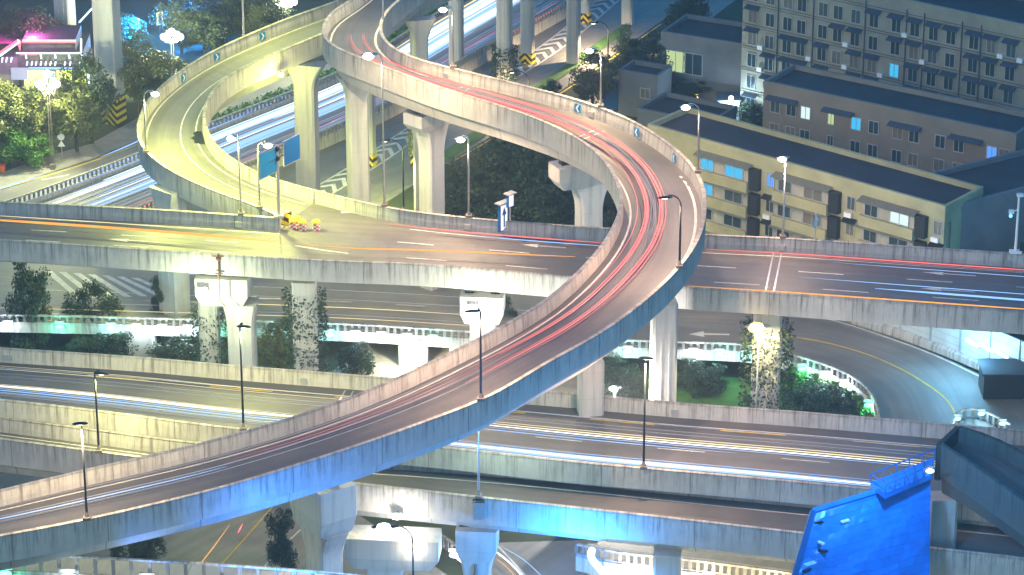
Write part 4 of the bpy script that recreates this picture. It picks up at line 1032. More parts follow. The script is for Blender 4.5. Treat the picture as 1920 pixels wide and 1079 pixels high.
CROWN = {}
def crown_mesh(shape, seed):
    """unit crown (radius ~1, height ~2, base z=0) of leaf clumps"""
    g = random.Random(seed); cl = []
    nc = 60
    for k in range(nc):
        for _ in range(50):
            x, y, z = g.uniform(-1, 1), g.uniform(-1, 1), g.uniform(0, 2)
            if shape == 'round': ok = x * x + y * y + ((z - 1)) ** 2 < 1
            elif shape == 'column': ok = x * x + y * y < (.9 - .25 * abs(z - 1)) ** 2
            elif shape == 'cone': ok = math.hypot(x, y) < .85 * (1 - z / 2.05) + .08
            else: ok = x * x + y * y + ((z - .8) * 1.1) ** 2 < 1 and z > .05
            if ok: break
        cl.append((x, y, z, g.uniform(.18, .38)))
    def fn(gg):
        c = cl[gg.randrange(nc)]; d = np.array([gg.gauss(0, 1) for _ in range(3)]); d /= np.linalg.norm(d); r_ = c[3] * gg.random() ** .4
        return (c[0] + d[0] * r_, c[1] + d[1] * r_, c[2] + d[2] * r_ * .8)
    return leaves(fn, 9000, .042, seed + 50)
def tree(label, px, pyb, pyt, wpx, shape='round', leaf='sun', seed=1, group='trees and shrubs', name='tree', trunk=.3, z=0):
    b = P(px, pyb, z); H = ztop(b, pyt) - z; k = ppm(b); r = thing(name, label, 'tree' if name == 'tree' else 'shrub', b, group, rng.uniform(0, 6))
    key = (shape, leaf, seed)
    if key not in CROWN:
        o = crown_mesh(shape, seed).build('crown', LEAVES[leaf], r, local=True, recalc=False); CROWN[key] = o.data
    else:
        o = bpy.data.objects.new('crown', CROWN[key]); COL.objects.link(o); o.parent = r
    W = wpx * 1.12 / k / 2; th = H * trunk
    o.location = (0, 0, th * .75); o.scale = (W, W, (H - th * .75) / 2)
    mb = MB(); rr = max(.1, H * .022)
    mb.tube([(0, 0, 0), (.05 * W, 0, th), (0, .06 * W, th + (H - th) * .45)], [rr * 1.3, rr, rr * .4], 7)
    g = random.Random(seed + int(px))
    for q in range(5):
        a = g.uniform(0, 6.28); s0 = (0, .02 * W, th * g.uniform(.8, 1.2)); mb.tube([s0, (W * .35 * math.cos(a), W * .35 * math.sin(a), th + (H - th) * .3), (W * .6 * math.cos(a), W * .6 * math.sin(a), th + (H - th) * .5)], [rr * .6, rr * .4, rr * .15], 5)
    mb.build('trunk', BARK, r, local=True)
    return r
T = tree
# left roadside
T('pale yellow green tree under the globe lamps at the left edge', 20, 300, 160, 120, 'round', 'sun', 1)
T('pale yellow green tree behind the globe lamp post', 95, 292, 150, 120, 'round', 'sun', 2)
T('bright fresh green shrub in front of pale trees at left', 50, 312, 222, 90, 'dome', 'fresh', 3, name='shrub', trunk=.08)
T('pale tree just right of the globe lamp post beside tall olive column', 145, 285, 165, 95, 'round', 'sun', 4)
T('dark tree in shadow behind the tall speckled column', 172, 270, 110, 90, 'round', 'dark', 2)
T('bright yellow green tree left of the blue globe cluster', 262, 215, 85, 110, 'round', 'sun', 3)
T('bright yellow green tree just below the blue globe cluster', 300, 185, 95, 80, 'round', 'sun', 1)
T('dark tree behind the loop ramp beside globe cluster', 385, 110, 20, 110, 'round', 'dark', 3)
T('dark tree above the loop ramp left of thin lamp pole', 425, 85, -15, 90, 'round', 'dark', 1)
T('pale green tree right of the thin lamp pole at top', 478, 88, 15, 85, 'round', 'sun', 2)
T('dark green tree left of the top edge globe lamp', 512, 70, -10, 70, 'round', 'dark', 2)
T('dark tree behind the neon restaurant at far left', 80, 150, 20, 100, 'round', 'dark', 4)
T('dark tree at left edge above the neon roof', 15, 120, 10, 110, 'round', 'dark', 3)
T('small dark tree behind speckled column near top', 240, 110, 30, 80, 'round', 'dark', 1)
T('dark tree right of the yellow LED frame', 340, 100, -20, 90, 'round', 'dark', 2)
# dark grove behind the middle viaduct
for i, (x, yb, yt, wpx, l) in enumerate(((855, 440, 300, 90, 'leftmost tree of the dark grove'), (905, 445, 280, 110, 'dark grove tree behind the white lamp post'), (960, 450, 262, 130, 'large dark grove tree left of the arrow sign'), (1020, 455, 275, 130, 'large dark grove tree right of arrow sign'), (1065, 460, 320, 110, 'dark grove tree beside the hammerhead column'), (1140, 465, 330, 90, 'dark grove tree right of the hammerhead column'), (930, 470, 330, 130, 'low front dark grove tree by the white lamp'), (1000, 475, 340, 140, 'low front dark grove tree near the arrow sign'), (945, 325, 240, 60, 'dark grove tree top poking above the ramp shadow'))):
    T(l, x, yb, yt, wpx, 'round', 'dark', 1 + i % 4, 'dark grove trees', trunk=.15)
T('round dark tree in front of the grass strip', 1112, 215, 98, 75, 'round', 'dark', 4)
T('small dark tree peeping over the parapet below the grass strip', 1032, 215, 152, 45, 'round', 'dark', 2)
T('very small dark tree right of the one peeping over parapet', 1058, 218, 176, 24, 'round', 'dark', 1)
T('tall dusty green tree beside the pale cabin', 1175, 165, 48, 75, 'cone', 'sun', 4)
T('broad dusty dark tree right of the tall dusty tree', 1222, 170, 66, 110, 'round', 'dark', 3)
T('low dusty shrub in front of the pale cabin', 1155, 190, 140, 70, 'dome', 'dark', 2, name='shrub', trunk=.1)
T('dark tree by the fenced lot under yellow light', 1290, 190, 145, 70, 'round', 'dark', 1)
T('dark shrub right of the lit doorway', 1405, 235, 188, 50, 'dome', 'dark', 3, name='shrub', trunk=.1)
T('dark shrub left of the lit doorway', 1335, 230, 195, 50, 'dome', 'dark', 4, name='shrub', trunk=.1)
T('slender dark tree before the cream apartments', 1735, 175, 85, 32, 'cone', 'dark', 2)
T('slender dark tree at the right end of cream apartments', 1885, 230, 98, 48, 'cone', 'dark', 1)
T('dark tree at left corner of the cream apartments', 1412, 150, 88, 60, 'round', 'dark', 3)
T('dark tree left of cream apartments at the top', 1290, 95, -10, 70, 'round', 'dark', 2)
# under the middle viaduct
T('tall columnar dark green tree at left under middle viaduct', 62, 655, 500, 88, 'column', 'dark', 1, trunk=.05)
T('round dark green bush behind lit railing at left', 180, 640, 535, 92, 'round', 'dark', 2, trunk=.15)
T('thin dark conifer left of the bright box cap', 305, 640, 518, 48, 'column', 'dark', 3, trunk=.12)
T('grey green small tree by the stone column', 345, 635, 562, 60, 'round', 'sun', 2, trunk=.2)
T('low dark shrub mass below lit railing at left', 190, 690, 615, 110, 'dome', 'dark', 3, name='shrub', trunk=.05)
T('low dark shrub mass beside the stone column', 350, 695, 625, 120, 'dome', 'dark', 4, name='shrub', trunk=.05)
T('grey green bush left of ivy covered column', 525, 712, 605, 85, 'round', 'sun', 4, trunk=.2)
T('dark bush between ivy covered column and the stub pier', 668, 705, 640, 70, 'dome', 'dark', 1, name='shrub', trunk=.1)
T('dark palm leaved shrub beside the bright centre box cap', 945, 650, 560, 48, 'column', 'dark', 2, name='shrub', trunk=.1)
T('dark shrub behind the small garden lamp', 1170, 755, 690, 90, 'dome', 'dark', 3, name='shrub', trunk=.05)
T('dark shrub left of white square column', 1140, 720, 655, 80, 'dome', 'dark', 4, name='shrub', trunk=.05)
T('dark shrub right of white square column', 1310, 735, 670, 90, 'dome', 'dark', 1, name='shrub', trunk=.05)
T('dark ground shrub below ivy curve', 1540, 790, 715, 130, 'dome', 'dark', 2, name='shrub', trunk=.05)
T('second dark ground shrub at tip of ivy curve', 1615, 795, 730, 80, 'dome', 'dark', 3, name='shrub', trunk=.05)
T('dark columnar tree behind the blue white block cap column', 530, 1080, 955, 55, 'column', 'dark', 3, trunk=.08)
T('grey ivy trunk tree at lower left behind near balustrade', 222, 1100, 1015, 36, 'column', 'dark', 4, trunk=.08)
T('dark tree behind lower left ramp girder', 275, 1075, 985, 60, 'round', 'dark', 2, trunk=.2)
def ivy(label, root_px, zt, w_, h0, h1, n=1800, leaf='dark'):
    c = P(*root_px, zt); r = thing('ivy', label, 'ivy', (c[0], c[1], h0), 'climbing plants')
    def fn(g):
        a = g.uniform(0, 6.28); rr = w_ * g.uniform(.48, .72); h = h0 + (h1 - h0) * g.random() ** 1.15
        return (c[0] + rr * math.cos(a), c[1] + rr * math.sin(a), h)
    leaves(fn, n, .19, int(root_px[0])).build('foliage', LEAVES[leaf], r, recalc=False); return r
ivy('dense ivy climbing the covered column under middle viaduct', (570, 525), 17.3, 3.6, 0, 16, 3200, 'dark')
ivy('sparse ivy on stone textured column by the bright box cap', (388, 497), 17.3, 3.0, 0, 12, 1200, 'dark')
ivy('creeper wrapping the column below the yellow sodium lamp', (1440, 583), 17.3, 4.2, 0, 16, 4200, 'dark')
q = P(946, 152, 0); ivy('ivy at the foot of the dark tall column', (946, 152), 0, 2.8, 0, 5.5, 1300, 'dark')
q = P(781, 311, 0); ivy('ivy netting on the slim hazard banded column', (781, 311), 0, 1.7, 1.8, 9, 900, 'sun')
# hanging ivy below the curved balustrade
cr_pts = [k for k in range(len(DO)) if 1475 < pix(DO[k])[0] and k < len(DO) * .93]
hv = thing('ivy', 'curtain of ivy hanging below curved lit balustrade at right', 'ivy', DO[cr_pts[len(cr_pts) // 2]] * (1, 1, 0) + np.array((0, 0, 1)), 'climbing plants')
def fn(g):
    k = cr_pts[g.randrange(len(cr_pts))]; p = DO[k] - Dk.N[k] * g.uniform(.1, .6); return p + np.array((g.uniform(-.6, .6), 0, -1.5 - 4.0 * g.random() ** 1.6))
leaves(fn, 4200, .17, 77).build('foliage', LEAFG, hv, recalc=False)

# ------------------------------------------------------------------ neon restaurant at top left
NR = emis('red LED outline', (1.0, .12, .14), 3); NW = emis('white LED outline', (.72, .92, 1.0), 3); NBL = emis('blue LED outline', (.12, .3, 1.0), 3); NY = emis('yellow lit front', (.72, .85, .03), 1.8); NYW = emis('bright shop window', (.9, 1.0, .30), 2); NM = emis('magenta sign glow', (.9, .06, .4), 1.2)
fr = P(98, 190, 0); nroot = thing('neon_restaurant', 'tiered restaurant outlined in red white and blue LED lines with yellow lit front', 'restaurant', (fr[0], fr[1], 0))
def nz(px, py, Y): # point on vertical plane y=Y
    x = (px - 960) / FPX; yy = -(py - 539.5) / FPX; d = np.array([x, CT + yy * ST, -ST + yy * CT]); return CAMP + d * ((Y - CAMP[1]) / d[1])
Yf = fr[1]
def nbox(x0, x1, y0, y1, dep, name, m, yoff=0):
    a, b = nz(x0, y0, Yf + yoff), nz(x1, y1, Yf + yoff); mb = MB(); mb.box(((a[0] + b[0]) / 2, Yf + yoff + dep / 2, (a[2] + b[2]) / 2), (b[0] - a[0], dep, a[2] - b[2])); return mb.build(name, m, nroot)
NWALL = mat('dark restaurant wall', (.05, .05, .07), .7, var=.5, vscale=.6)
nbox(40, 162, 128, 192, 9, 'ground_floor', NWALL); nbox(32, 156, 100, 127.6, 9, 'upper_floor', NWALL, .8); nbox(42, 142, 76, 99.6, 7, 'top_floor', NWALL, 1.6)
nbox(44, 84, 132, 168, .2, 'shop_window', NYW, -.25); nbox(106, 136, 132, 166, .2, 'shop_window', NY, -.25); nbox(140, 162, 132, 166, .2, 'shop_window', NY, -.25); nbox(84, 104, 134, 160, .2, 'shop_window', emis('blue shop window', (.1, .35, .8), 1.5), -.25)
def nline(pts, m, name, r_=.14, yoff=-.35): mb = MB(); mb.tube([nz(x, y, Yf + yoff) for x, y in pts], r_, 6); return mb.build(name, m, nroot)
nline([(42, 77), (142, 77)], NW, 'light_line', .14, 1.2); nline([(42, 79), (142, 79)], NR, 'light_line', .16, 1.1); nline([(30, 100), (153, 100)], NW, 'light_line', .12, .3); nline([(38, 102), (70, 102)], NR, 'light_line', .14, .25)
nline([(152, 73), (152, 101)], NW, 'light_line', .13); nline([(37, 78), (0, 105)], NW, 'light_line', .16); nline([(35, 77), (0, 101)], NR, 'light_line', .3, -.2); nline([(38, 78), (37, 94), (33, 80)], NR, 'light_line', .16)
nline([(52, 127.8), (166, 128)], NBL, 'light_line', .1); nline([(165, 128), (167, 158)], NW, 'light_line', .16)
for x in (48, 76, 103, 129, 153): nline([(x, 101), (x + 1.5, 110)], NW, 'light_tick', .12, .25)
for x in (50, 59, 67, 76, 85, 94, 103, 121, 131, 148): nline([(x + 1.5, 116), (x, 123)], NW, 'light_tick', .1, .1)
for x in (5, 13, 22): nline([(x, 108), (x - 1.5, 117)], NW, 'light_tick', .1)
nbox(-40, 36, 108, 160, 8, 'side_wing', WALLG, 1.5); nbox(20, 52, 128, 150, .2, 'white_banner', emis('pale lit banner', (.5, .55, .8), 1.0), -.4)
mb = MB(); mb.add([nz(-40, 82, Yf + 2), nz(42, 82, Yf + 2), nz(60, 70, Yf + 12), nz(-40, 60, Yf + 12)], [(0, 1, 2, 3)]); mb.build('awning_roof', mat('magenta roof', (.4, .03, .2), .6), nroot)
light('POINT', nz(60, 60, Yf + 3), (1, .12, .5), 1000, nroot, .6); light('POINT', nz(20, 85, Yf - 3), (.8, .1, .6), 500, nroot, .6); light('POINT', nz(100, 175, Yf - 5), (.9, 1, .4), 900, nroot, .6)
b = P(300, 70, 0); r = thing('led_frame', 'upright yellow LED rectangle frame near the blue globe cluster', 'light frame', b)
mb = MB(); c = [nz(295, 25, b[1]), nz(304, 23, b[1]), nz(304, 45, b[1]), nz(296, 47, b[1])]; mb.tube(c + [c[0]], .16, 6); mb.build('frame', emis('yellow LED', (1, .85, .05), 3), r)
mb = MB(); mb.tube([b, (c[3] + c[2]) / 2], .08, 6); mb.build('post', DARKST, r)
LBLUE = emis('added blue floodlight lens', (.03, .3, 1), 8)  # floodlight fixtures added to carry the blue light on this ground
for x, y, c_, pw, lab in ((255, 40, (.01, .3, 1), 9000, 'added blue floodlight among dark trees left of the yellow LED frame'), (330, 30, (.01, .2, 1), 6000, 'added blue floodlight among dark trees right of the yellow LED frame')):
    q = P(x, y, 5); f_ = flood(lab, q, LBLUE, c_, pw, None, .6, 1.0); mb = MB(); mb.tube([(q[0], q[1] + .3, 0), q + (0, .3, .2)], .09, 6); mb.build('mast', DARKST, f_)
pc = [P(150, 72, 2), P(170, 50, 2), P(200, 22, 2), P(215, 12, 2)]
mb = MB(); mb.tube([p + (0, 0, 2.5) for p in pc], .14, 6); r = thing('light_rope', 'blue white LED rope light strung on posts beside the speckled column', 'light rope', pc[0]); mb.build('rope', NW, r)
for p in pc: mb = MB(); mb.tube([p - (0, 0, 2), p + (0, 0, 2.6)], .06, 6); mb.build('post', DARKST, r)
bn = P(5, 325, 0); r = thing('orange_bin', 'small orange bin at the left pavement edge', 'bin', bn); mb = MB(); mb.loft([rsec(bn, .6, .5, 0, 0), rsec(bn, .8, .7, 1.1, 0)]); mb.build('bin_body', emis('orange plastic', (0, 0, 0), 0, (.6, .15, .03)), r); mb = MB(); mb.box(bn + (0, 0, 1.2), (.9, .8, .16)); mb.build('lid', REDP, r)

# ------------------------------------------------------------------ apartment blocks at right
LITB = emis('cyan lit window', (.05, .55, .95), 1.0); LITW = emis('white lit window', (.75, .95, .95), 1.1); LITY = emis('yellow green lit window', (.65, .8, .35), .9); LITD = emis('blue lit window', (.1, .35, 1.0), 1.1)
FRAME = mat('window frame', (.33, .34, .33), .6)
PANES = [GLASS, GLASS, GLASS, mat('drawn curtain behind glass', (.16, .15, .13), .3, var=.5, vscale=2, spec=.6), mat('bluish grey dusty glass', (.07, .10, .11), .2, var=.6, vscale=1.5, spec=.6)]  # curtained and bluish grey panes picked at random among dark ones
class Facade:
    def __init__(s, root, p0, p1, zt):
        s.root = root; s.p0 = np.array(p0, float); d = np.array(p1, float) - s.p0; d[2] = 0; s.L = np.linalg.norm(d); s.u = d / s.L; s.n = np.array((s.u[1], -s.u[0], 0)); s.zt = zt
        s.rz = math.atan2(s.u[1], s.u[0])
    def pt(s, a, z, o=0): p = s.p0 + s.u * a + s.n * o; p[2] = z; return p
    def fromx(s, px): # metres along for picture x (at roof level)
        lo, hi = -30, s.L + 30
        for _ in range(40):
            m = (lo + hi) / 2
            if pix(s.pt(m, s.zt))[0] < px: lo = m
            else: hi = m
        return lo
    def box(s, a0, a1, z0, z1, o0, o1, name, m, parent=None):
        mb = MB(); c = s.pt((a0 + a1) / 2, (z0 + z1) / 2, (o0 + o1) / 2); mb.box(c, (a1 - a0, o1 - o0, z1 - z0), s.rz); return mb.build(name, m, parent or s.root)
    def window(s, a, z, w_, h, glass=None, o=0):
        mb = MB()
        for q in (-1, 1):
            mb.box(s.pt(a + q * w_ / 2, z, o + .03), (.1, .16, h), s.rz); mb.box(s.pt(a, z + q * h / 2, o + .03), (w_ + .1, .18, .1), s.rz)
        mb.box(s.pt(a, z, o + .03), (.07, .12, h), s.rz)
        f = mb.build('window', FRAME, s.root)
        mb = MB(); mb.box(s.pt(a, z, o + .01), (w_ - .06, .06, h - .06), s.rz); mb.build('pane', glass or rng.choice(PANES), f); return f
    def awning(s, a, z, w_, dep=.9, o=0, m=None):
        mb = MB(); q0, q1 = s.pt(a - w_ / 2, z, o + .01), s.pt(a + w_ / 2, z, o + .01); e = s.n * dep - np.array((0, 0, .35)); t_ = np.array((0, 0, -.08))
        mb.add([q0, q1, q1 + e, q0 + e, q0 + t_, q1 + t_, q1 + e + t_, q0 + e + t_], [(0, 1, 2, 3), (7, 6, 5, 4), (0, 4, 5, 1), (1, 5, 6, 2), (2, 6, 7, 3), (3, 7, 4, 0)]); mb.build('awning', m or AWN, s.root)
def block(label, p0, p1, zt, depth, wall, side=None, name='apartment_block', ddir=None):
    r = thing(name, label, 'building', np.array(p0) * (1, 1, 0)); F = Facade(r, p0, p1, zt)
    F.box(0, F.L, 0, zt, -depth, 0, 'wall', wall)
    F.box(.4, F.L - .4, zt + .003, zt + .12, -depth + .4, -.4, 'roof', ROOFM)
    for o0, o1 in ((-.38, .06), (-depth - .06, -depth + .38)): F.box(-.06, F.L + .06, zt - .3, zt + .75, o0, o1, 'roof_parapet', wall)
    for a0, a1 in ((-.07, .36), (F.L - .36, F.L + .07)): F.box(a0, a1, zt - .28, zt + .74, -depth + .385, -.385, 'roof_parapet', wall)
    return F
# front yellow block
ZF = 18.0
F1 = block('pale yellow four storey apartment block with dark flat roof behind the middle viaduct', P(1215, 243, ZF), P(1772, 398, ZF), ZF, 8.2, WALLY)
lit1 = {(0, 0, 0): LITB, (0, 1, 0): LITB, (0, 0, 1): LITB, (2, 0, 1): LITW, (2, 1, 3): LITD, (0, 0, 3): LITD}
for un, x0 in enumerate((1325, 1470, 1632)):
    a0 = F1.fromx(x0 - 12); a1 = F1.fromx({1325: 1410, 1470: 1560, 1632: 1722}[x0])
    for fl in range(4):
        z = ZF - 2.2 - 3.25 * fl
        F1.box(a0, a1, z - 2.1, z - .75, .02, 1.0, 'balcony', WALLY)
        aw = (a1 - a0)
        F1.box(a0 + .1, a1 - .1, z - .75, z + 1.0, .02, .55, 'bay_wall', WALLC)
        F1.window(a0 + aw * .2, z + .1, aw * .24, 1.55, lit1.get((un, fl, 0)), .56); F1.window(a0 + aw * .72, z + .1, aw * .34, 1.55, lit1.get((un, fl, 1)), .56)
        F1.awning(a0 + aw / 2, z + 1.45, aw + .4, 1.3, .02, mat('ribbed translucent awning', (.2, .2, .16), .6, var=.5, vscale=2))
        F1.box(a1 + .15, a1 + 1.5, z - 1.6, z + 1.1, .02, .8, 'security_cage', DARKST)
        F1.window(a1 + 2.9, z, 1.15, 1.7, lit1.get((un, fl, 3))); 
        if rng.random() < .6: F1.box(a1 + 2.2, a1 + 3.2, z - 1.75, z - 1.15, .02, .5, 'air_conditioner', WHITEST)
        if fl: F1.awning(a1 + 2.9, z + 1.35, 1.9, .8, 0, DARKST)
    mb = MB(); ad = a1 + 4.6; mb.tube([F1.pt(ad, 0, .15), F1.pt(ad, ZF - 1, .15)], .1, 6); mb.build('drain_pipe', DARKST, F1.root)
for k in range(1, 5): F1.box(.1, F1.L - .1, ZF - 3.25 * k - .62, ZF - 3.25 * k - .55, 0.005, .03, 'string_course', WALLC)
# middle dark block
ZM = 18.0
F2 = block('dim grey brown block with dark flat roof behind the yellow apartments', P(1432, 162, ZM), P(1905, 262, ZM), ZM, 8.0, mat('unlit dim brown render', (.21, .185, .155), .9, var=.7, vscale=.25, vcol=(.12, .11, .1)))  # wall colour darkened to stand for its being unlit
for k, x in enumerate((1455, 1485, 1512, 1560, 1607, 1640, 1685, 1716, 1765, 1800, 1862, 1885)):
    for fl in range(3):
        z = ZM - 2.4 - 3.2 * fl; g_ = {(2, 0): LITW, (3, 0): LITY, (4, 0): LITB, (10, 0): LITD}.get((k, fl))
        F2.window(F2.fromx(x), z, 1.4 if k != 3 else .9, 1.7, g_)
        if k % 3 == 0 and fl == 0: F2.awning(F2.fromx(x + 14), z + 1.4, 4.5, 1.0)
# rear cream block
ZR = 22.0
F3 = block('long cream apartment block with rows of awning topped windows at top right', P(1395, -56, ZR), P(1935, 60, ZR), ZR, 12, mat('dimmed cream render', (.30, .285, .225), .9, var=.7, vscale=.25, vcol=(.17, .165, .14)))  # dimness of the unlit wall put into the render colour
for k, x in enumerate((1415, 1447, 1480, 1506, 1546, 1574, 1607, 1641, 1683, 1718, 1753, 1786, 1829, 1862, 1899)):
    for fl in range(6):
        z = ZR - 3.2 - 3.25 * fl; a = F3.fromx(x)
        if (k, fl) in ((12, 3),): pass
        F3.window(a, z, 1.45, 1.95, LITB if (k, fl) == (8, 2) else None)
        if rng.random() < .72: F3.awning(a, z + 1.55, 2.3, .9)
        if rng.random() < .22: F3.box(a + 1.1, a + 1.9, z - 1.3, z - .7, .02, .5, 'air_conditioner', WHITEST)
for x in (1462, 1528, 1625, 1702, 1735, 1806, 1842):
    a = F3.fromx(x); mb = MB(); mb.tube([F3.pt(a, 0, .12), F3.pt(a, ZR - .6, .12)], .09, 6); mb.build('drain_pipe', AWN, F3.root)
for k in range(6):
    for e in (0, .35): mb = MB(); mb.tube([F3.pt(.1, ZR - 1.2 - e - 3.25 * k, .1), F3.pt(F3.L - .1, ZR - 1.2 - e - 3.25 * k, .1)], .04, 5); mb.build('wall_cable', DARKST, F3.root)
F4 = block('grey end wall building with plain windowless side at the right edge', P(1776, 400, 17.2), P(2050, 330, 17.2), 17.2, 10, WALLG)
F5 = block('far dark block behind the cream apartments at top right corner', P(1700, -60, 24), P(2100, 10, 24), 24, 12, WALLG)
# low buildings between ramp and blocks
F6 = block('small pale grey flat roofed cabin beside the blue hoarding', P(1160, 140, 6), P(1232, 152, 6), 6, 5, WALLG, name='cabin')
F6.window(F6.L * .7, 3.8, 1.5, 1.5)
F7 = block('low grey shed with dark roof behind the right bend of S-curve ramp', P(1195, 212, 4), P(1330, 240, 4), 4, 8, WALLG, name='shed')
F7.window(3, 2.3, 1.6, 1.2); F7.window(7, 2.3, 1.6, 1.2)
F8 = block('dark corrugated boundary building under the rear apartments', P(1240, 68, 9), P(1400, 93, 9), 9, 9, WALLG, name='warehouse')
for x in (1268, 1300): F8.window(F8.fromx(x), 5.5, 3.0, 3.2, LITY if x == 1268 else None)
a, b2 = P(1130, 205, 0), P(1158, 205, 0); r = thing('hoarding', 'bright blue site hoarding panel behind the ramp lamp', 'hoarding', a); mb = MB(); mb.box((a + b2) / 2 + (0, 0, 2.2), (b2[0] - a[0], .15, 4.4), R(-12)); mb.build('panel', DBLUEP, r)
for p in (a, b2): mb = MB(); mb.tube([p + (0, .3, 0), p + (0, .3, 4.6)], .08, 6); mb.build('post', STEEL, r)
c = P(1366, 229, 0); r = thing('lit_kiosk', 'brightly lit pale kiosk with door between dark shrubs', 'kiosk', c)
mb = MB(); mb.box(c + (0, 1.5, 1.6), (2.9, 3, 3.2)); mb.build('wall', mat('pale kiosk paint', (.5, .55, .6), .7, var=.5, vscale=1.5), r); mb = MB(); mb.box(c + (0, 1.4, 3.3), (3.4, 3.6, .2)); mb.build('roof', AWN, r)
mb = MB(); mb.box(c + (-.6, -.03, 1.1), (.9, .08, 2.1)); mb.build('door', DARKST, r); mb = MB(); mb.box(c + (.7, -.03, 1.9), (1.1, .08, 1.0)); mb.build('window', LITW, r)
mb = MB(); mb.ball(c + (.2, -.9, 3.9), .35); mb.build('wall_lamp', LENSB, r); light('POINT', c + (.2, -1.6, 3.4), (.6, .85, 1), 420, r, .3)
street_lamp('small amber ground lamp by the dark warehouse windows', G(1307, 232), (1307, 178), 160, (1, .7, .1), lens=emis('amber lens', (1, .62, .03), 6), pole=DARKST, headk=.6)

# ------------------------------------------------------------------ light streaks of passing traffic
sp = []
for t0, t1, r_, m in ((.30, .50, .11, T_RED), (.33, .53, .07, T_RED), (.52, .67, .13, T_RED), (.55, .70, .07, T_RED), (.58, .79, .035, T_RED), (.27, .46, .04, T_RED), (.44, .58, .03, T_PALE), (.40, .60, .025, T_PALE), (.48, .63, .025, T_PALE)):
    k0, k1 = ufor(B, 655, 75), ufor(B, 1240, 340); k2 = ufor(B, 1080, 580); k3 = ufor(B, 860, 715)
    pts = trail_pts(B, t0, t1, k0, k1, .7) + trail_pts(B, t1, t1, k1, k2, .7)[1:]
    if m is not T_PALE: pts += trail_pts(B, t1, t1 + .02, k2, k3 - rng.uniform(0, .05), .7)[1:]
    sp.append((pts, r_, m))
trails('light_trail', 'red tail light streaks following the S-curve ramp', sp)
sp = []
for t0, r_, m in ((.55, .06, T_BLUE), (.6, .04, T_PALE), (.5, .03, T_PALE), (.66, .04, T_PINK), (.72, .03, T_PINK), (.62, .03, T_PINK), (.8, .03, T_PALE)):
    u0, u1 = ufor(B, 1000, 640), 1.0
    if m is T_BLUE: u0 = ufor(B, 420, 870)
    if m is T_PINK: u1 = ufor(B, 420, 870)
    sp.append((trail_pts(B, t0, t0, u0, u1, .7), r_, m))
trails('light_trail', 'faint pale streaks on lower left length of the S-curve ramp', sp)
sp = [(trail_pts(C1, .66, .52, 0, 1, .9), .1, T_ORANGE), (trail_pts(C1, .69, .55, 0, 1, .9), .05, T_ORANGE), (trail_pts(C1, .12, .1, 0, 1, .5), .05, T_CREAM), (trail_pts(C1, .8, .7, 0, .8, .8), .04, T_CREAM)]
trails('light_trail', 'amber streaks along the left middle viaduct', sp)
x_ = lambda px, py, t: ufor(C2, px, py, t)
sp = [(trail_pts(C2, .30, .5, .0, x_(1080, 480, .5), .9), .09, T_ORANGE), (trail_pts(C2, .1, .12, x_(820, 500, .1), x_(1090, 520, .1), .7), .06, T_ORANGE),
      (trail_pts(C2, .84, .84, x_(720, 430, .84), x_(1150, 455, .84), .7), .07, T_RED), (trail_pts(C2, .81, .81, x_(880, 440, .8), x_(1150, 460, .8), .5), .05, T_BLUE),
      (trail_pts(C2, .85, .84, x_(1330, 465, .85), 1, .7), .06, T_RED), (trail_pts(C2, .82, .81, x_(1330, 468, .85), 1, .7), .04, T_PINK), (trail_pts(C2, .16, .18, x_(1290, 527, .16), 1, .7), .08, T_ORANGE), (trail_pts(C2, .12, .14, x_(1290, 527, .16), 1, .7), .03, T_ORANGE),
      (trail_pts(C2, .34, .32, x_(1640, 540, .3), 1, .7), .11, T_BLUE), (trail_pts(C2, .44, .42, x_(1500, 520, .4), 1, .7), .04, T_BLUE), (trail_pts(C2, .74, .72, x_(1560, 480, .7), 1, .7), .03, T_BLUE), (trail_pts(C2, .5, .5, x_(640, 480, .5), x_(800, 480, .5), .7), .03, T_PALE)]
trails('light_trail', 'red amber and blue streaks along the right middle viaduct', sp)
sp = []
for t0, r_, m, u0, u1 in ((.42, .10, T_WHITE, 0, .36), (.40, .05, T_CREAM, 0, .36), (.34, .06, T_BLUE, 0, .4), (.30, .03, T_BLUE, 0, .4), (.56, .06, T_CREAM, .44, .92), (.53, .06, T_WHITE, .42, .9), (.47, .04, T_BLUE, .42, .7), (.09, .06, T_BLUE, .05, .34), (.07, .05, T_WHITE, .1, .34), (.21, .11, T_WHITE, .4, .86), (.18, .10, T_BLUE, .4, .86), (.23, .05, T_BLUE, .4, .86), (.66, .025, T_PALE, 0, 1), (.74, .025, T_CREAM, 0, .4), (.6, .025, T_PALE, 0, 1), (.25, .025, T_PALE, 0, .4), (.37, .035, T_BLUE, 0, .38), (.45, .03, T_CREAM, 0, .36), (.28, .03, T_PALE, 0, .4), (.12, .04, T_BLUE, 0, .34), (.05, .03, T_BLUE, 0, .34), (.59, .03, T_CREAM, .45, .95), (.5, .03, T_BLUE, .45, .9), (.15, .04, T_WHITE, .4, .86), (.26, .03, T_BLUE, .4, .86), (.2, .04, T_WHITE, .4, .86), (.7, .02, T_PALE, .45, 1), (.78, .02, T_PALE, .4, 1), (.8, .02, T_CREAM, 0, .4)):
    sp.append((trail_pts(E_, t0, t0 - .02, u0, u1, .6), r_, m))
trails('light_trail', 'white and blue head light streaks along the lower viaduct', sp)
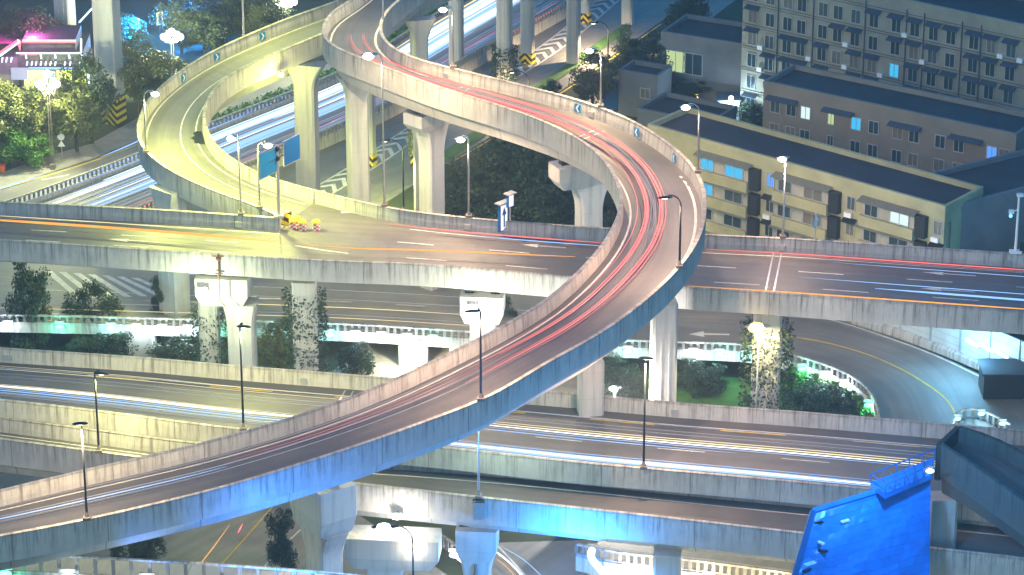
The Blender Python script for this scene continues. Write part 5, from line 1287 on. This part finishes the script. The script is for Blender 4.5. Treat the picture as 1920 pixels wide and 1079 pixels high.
# ground highway
def between(PA, PB, t, x0, x1, h=.7):
    a = wline(PA, h); b = wline(PB, h); n = 60; sa, sb_ = arclen(a), arclen(b)
    a = np.stack([np.interp(np.linspace(0, sa[-1], n), sa, a[:, k]) for k in range(3)], 1); b = np.stack([np.interp(np.linspace(0, sb_[-1], n), sb_, b[:, k]) for k in range(3)], 1)
    q = a + (b - a) * t; return [p for p in q if x0 < pix(p)[0] < x1]
H2 = [(0, 402), (90, 372), (270, 303), (400, 247), (547, 190), (650, 146), (720, 105), (802, 52), (890, 0), (980, -55)]
H1 = [(160, 462), (220, 438), (320, 398), (500, 322), (653, 257), (747, 213), (883, 132), (973, 82), (1053, 37), (1130, -8)]
sp = []
for k in range(34):
    t = rng.uniform(.04, .46); m = rng.choice([T_WHITE, T_WHITE, T_BLUE, T_BLUE, T_BLUE, T_PALE]); x0 = rng.choice([60, 120, 180, 500]); x1 = rng.choice([1000, 1000, 900, 640])
    sp.append((between(H2, H1, t, x0, x1, rng.uniform(.5, .9)), rng.choice([.05, .09, .13, .18]), m))
for k in range(14):
    t = .05 + .028 * k; sp.append((between(H2, H1, t, 640, 1000, .8), rng.choice([.08, .14, .2]), rng.choice([T_WHITE, T_WHITE, T_BLUE])))
sp.append((between(H2, H1, .01, 700, 1000, .6), .14, T_CREAM))
for k in range(9): sp.append((between(H2, H1, rng.uniform(.52, .74), rng.choice([60, 400]), 1050, .7), .035, rng.choice([T_PALE, T_PALE, T_BLUE])))
trails('light_trail', 'dense white and blue head light streaks on the ground highway', [s for s in sp if len(s[0]) > 3])
sp = []
for t, x0, x1, r_, m in ((.66, 150, 640, .09, T_PINK), (.7, 200, 560, .06, T_PINK), (.8, 950, 1060, .14, T_RED), (.83, 940, 1030, .1, T_PINK), (.63, 560, 1000, .04, T_RED), (.9, 600, 780, .05, T_PINK), (.86, 700, 960, .05, T_PINK), (.72, 980, 1060, .06, T_PINK), (.74, 230, 330, .08, T_RED)):
    sp.append((between(H2, H1, t, x0, x1), r_, m))
trails('light_trail', 'red tail light streaks on near side of the ground highway', [s for s in sp if len(s[0]) > 3])
sp = []
for k in range(8): sp.append((between(L4, L2, .55 + .05 * k, rng.choice([0, 380]), 640), .05, rng.choice([T_WHITE, T_BLUE, T_PALE])))
sp.append((between(L4, L2, .02, -80, 100, .3), .12, T_BLUE)); sp.append((between(L4, L2, .06, 170, 300, .3), .1, T_BLUE))
trails('light_trail', 'thin blue white streaks on the far carriageway left of the median', [s for s in sp if len(s[0]) > 3])
sp = []
for t, u0, u1, r_, m in ((.15, 0, .55, .03, T_CREAM), (.32, .18, .5, .04, T_CREAM), (.2, .2, .5, .03, T_PALE), (.6, .15, .5, .03, T_PALE), (.45, .2, .6, .025, T_PALE), (.75, .2, .55, .04, T_WHITE), (.25, 0, .3, .025, T_PALE)):
    sp.append((trail_pts(Dk, t, t, u0, u1, .7), r_, m))
trails('light_trail', 'faint cream streaks on the low lit bridge road', sp)
sp = [(dense([P(x, y, .7) for x, y in ((905, 1020), (940, 1042), (975, 1075), (1000, 1110))], .6, 2).tolist(), .12, T_WHITE), (dense([P(x, y, .7) for x, y in ((930, 1020), (975, 1045), (1010, 1075), (1040, 1110))], .6, 2).tolist(), .05, T_BLUE), (dense([P(x, y, .7) for x, y in ((920, 1040), (955, 1068), (980, 1100))], .6, 2).tolist(), .05, T_ORANGE)]
trails('light_trail', 'curved white and amber streak on the road beneath side viaduct', sp)
sp = [([P(430, 985, .7), P(405, 1020, .7), P(378, 1055, .7), P(350, 1090, .7)], .05, T_ORANGE), ([P(455, 982, .7), P(450, 992, .7), P(446, 1000, .7)], .1, T_RED)]
trails('light_trail', 'single amber streak on the road seen under the lower left ramp', sp)
# dark irregular patch on the loop road
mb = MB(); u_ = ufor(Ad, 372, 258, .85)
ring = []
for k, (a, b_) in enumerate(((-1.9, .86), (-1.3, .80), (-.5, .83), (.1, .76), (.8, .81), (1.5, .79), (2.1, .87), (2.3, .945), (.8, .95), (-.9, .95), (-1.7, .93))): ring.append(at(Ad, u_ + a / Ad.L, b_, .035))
mb.add(ring, [tuple(range(len(ring)))]); mb.build('dark_patch', mat('near black patch', (.02, .022, .022), .6, var=.4, vscale=2), Ad.root)

# ------------------------------------------------------------------ thin lamp lit city haze
mb = MB(); mb.box((0, 240, 86.5), (1500, 1400, 175)); hz = mb.build('haze', [])
hm = bpy.data.materials.new('night haze'); hm.use_nodes = True; n_ = hm.node_tree.nodes; n_.remove(n_['Principled BSDF'])
pv = n_.new('ShaderNodeVolumePrincipled'); pv.inputs['Color'].default_value = (.9, .95, 1, 1); pv.inputs['Density'].default_value = .0003; pv.inputs['Anisotropy'].default_value = .2
hm.node_tree.links.new(pv.outputs[0], n_['Material Output'].inputs['Volume']); hz.data.materials.append(hm)
tag(hz, 'thin pale night haze over the interchange', 'haze', None, 'stuff')
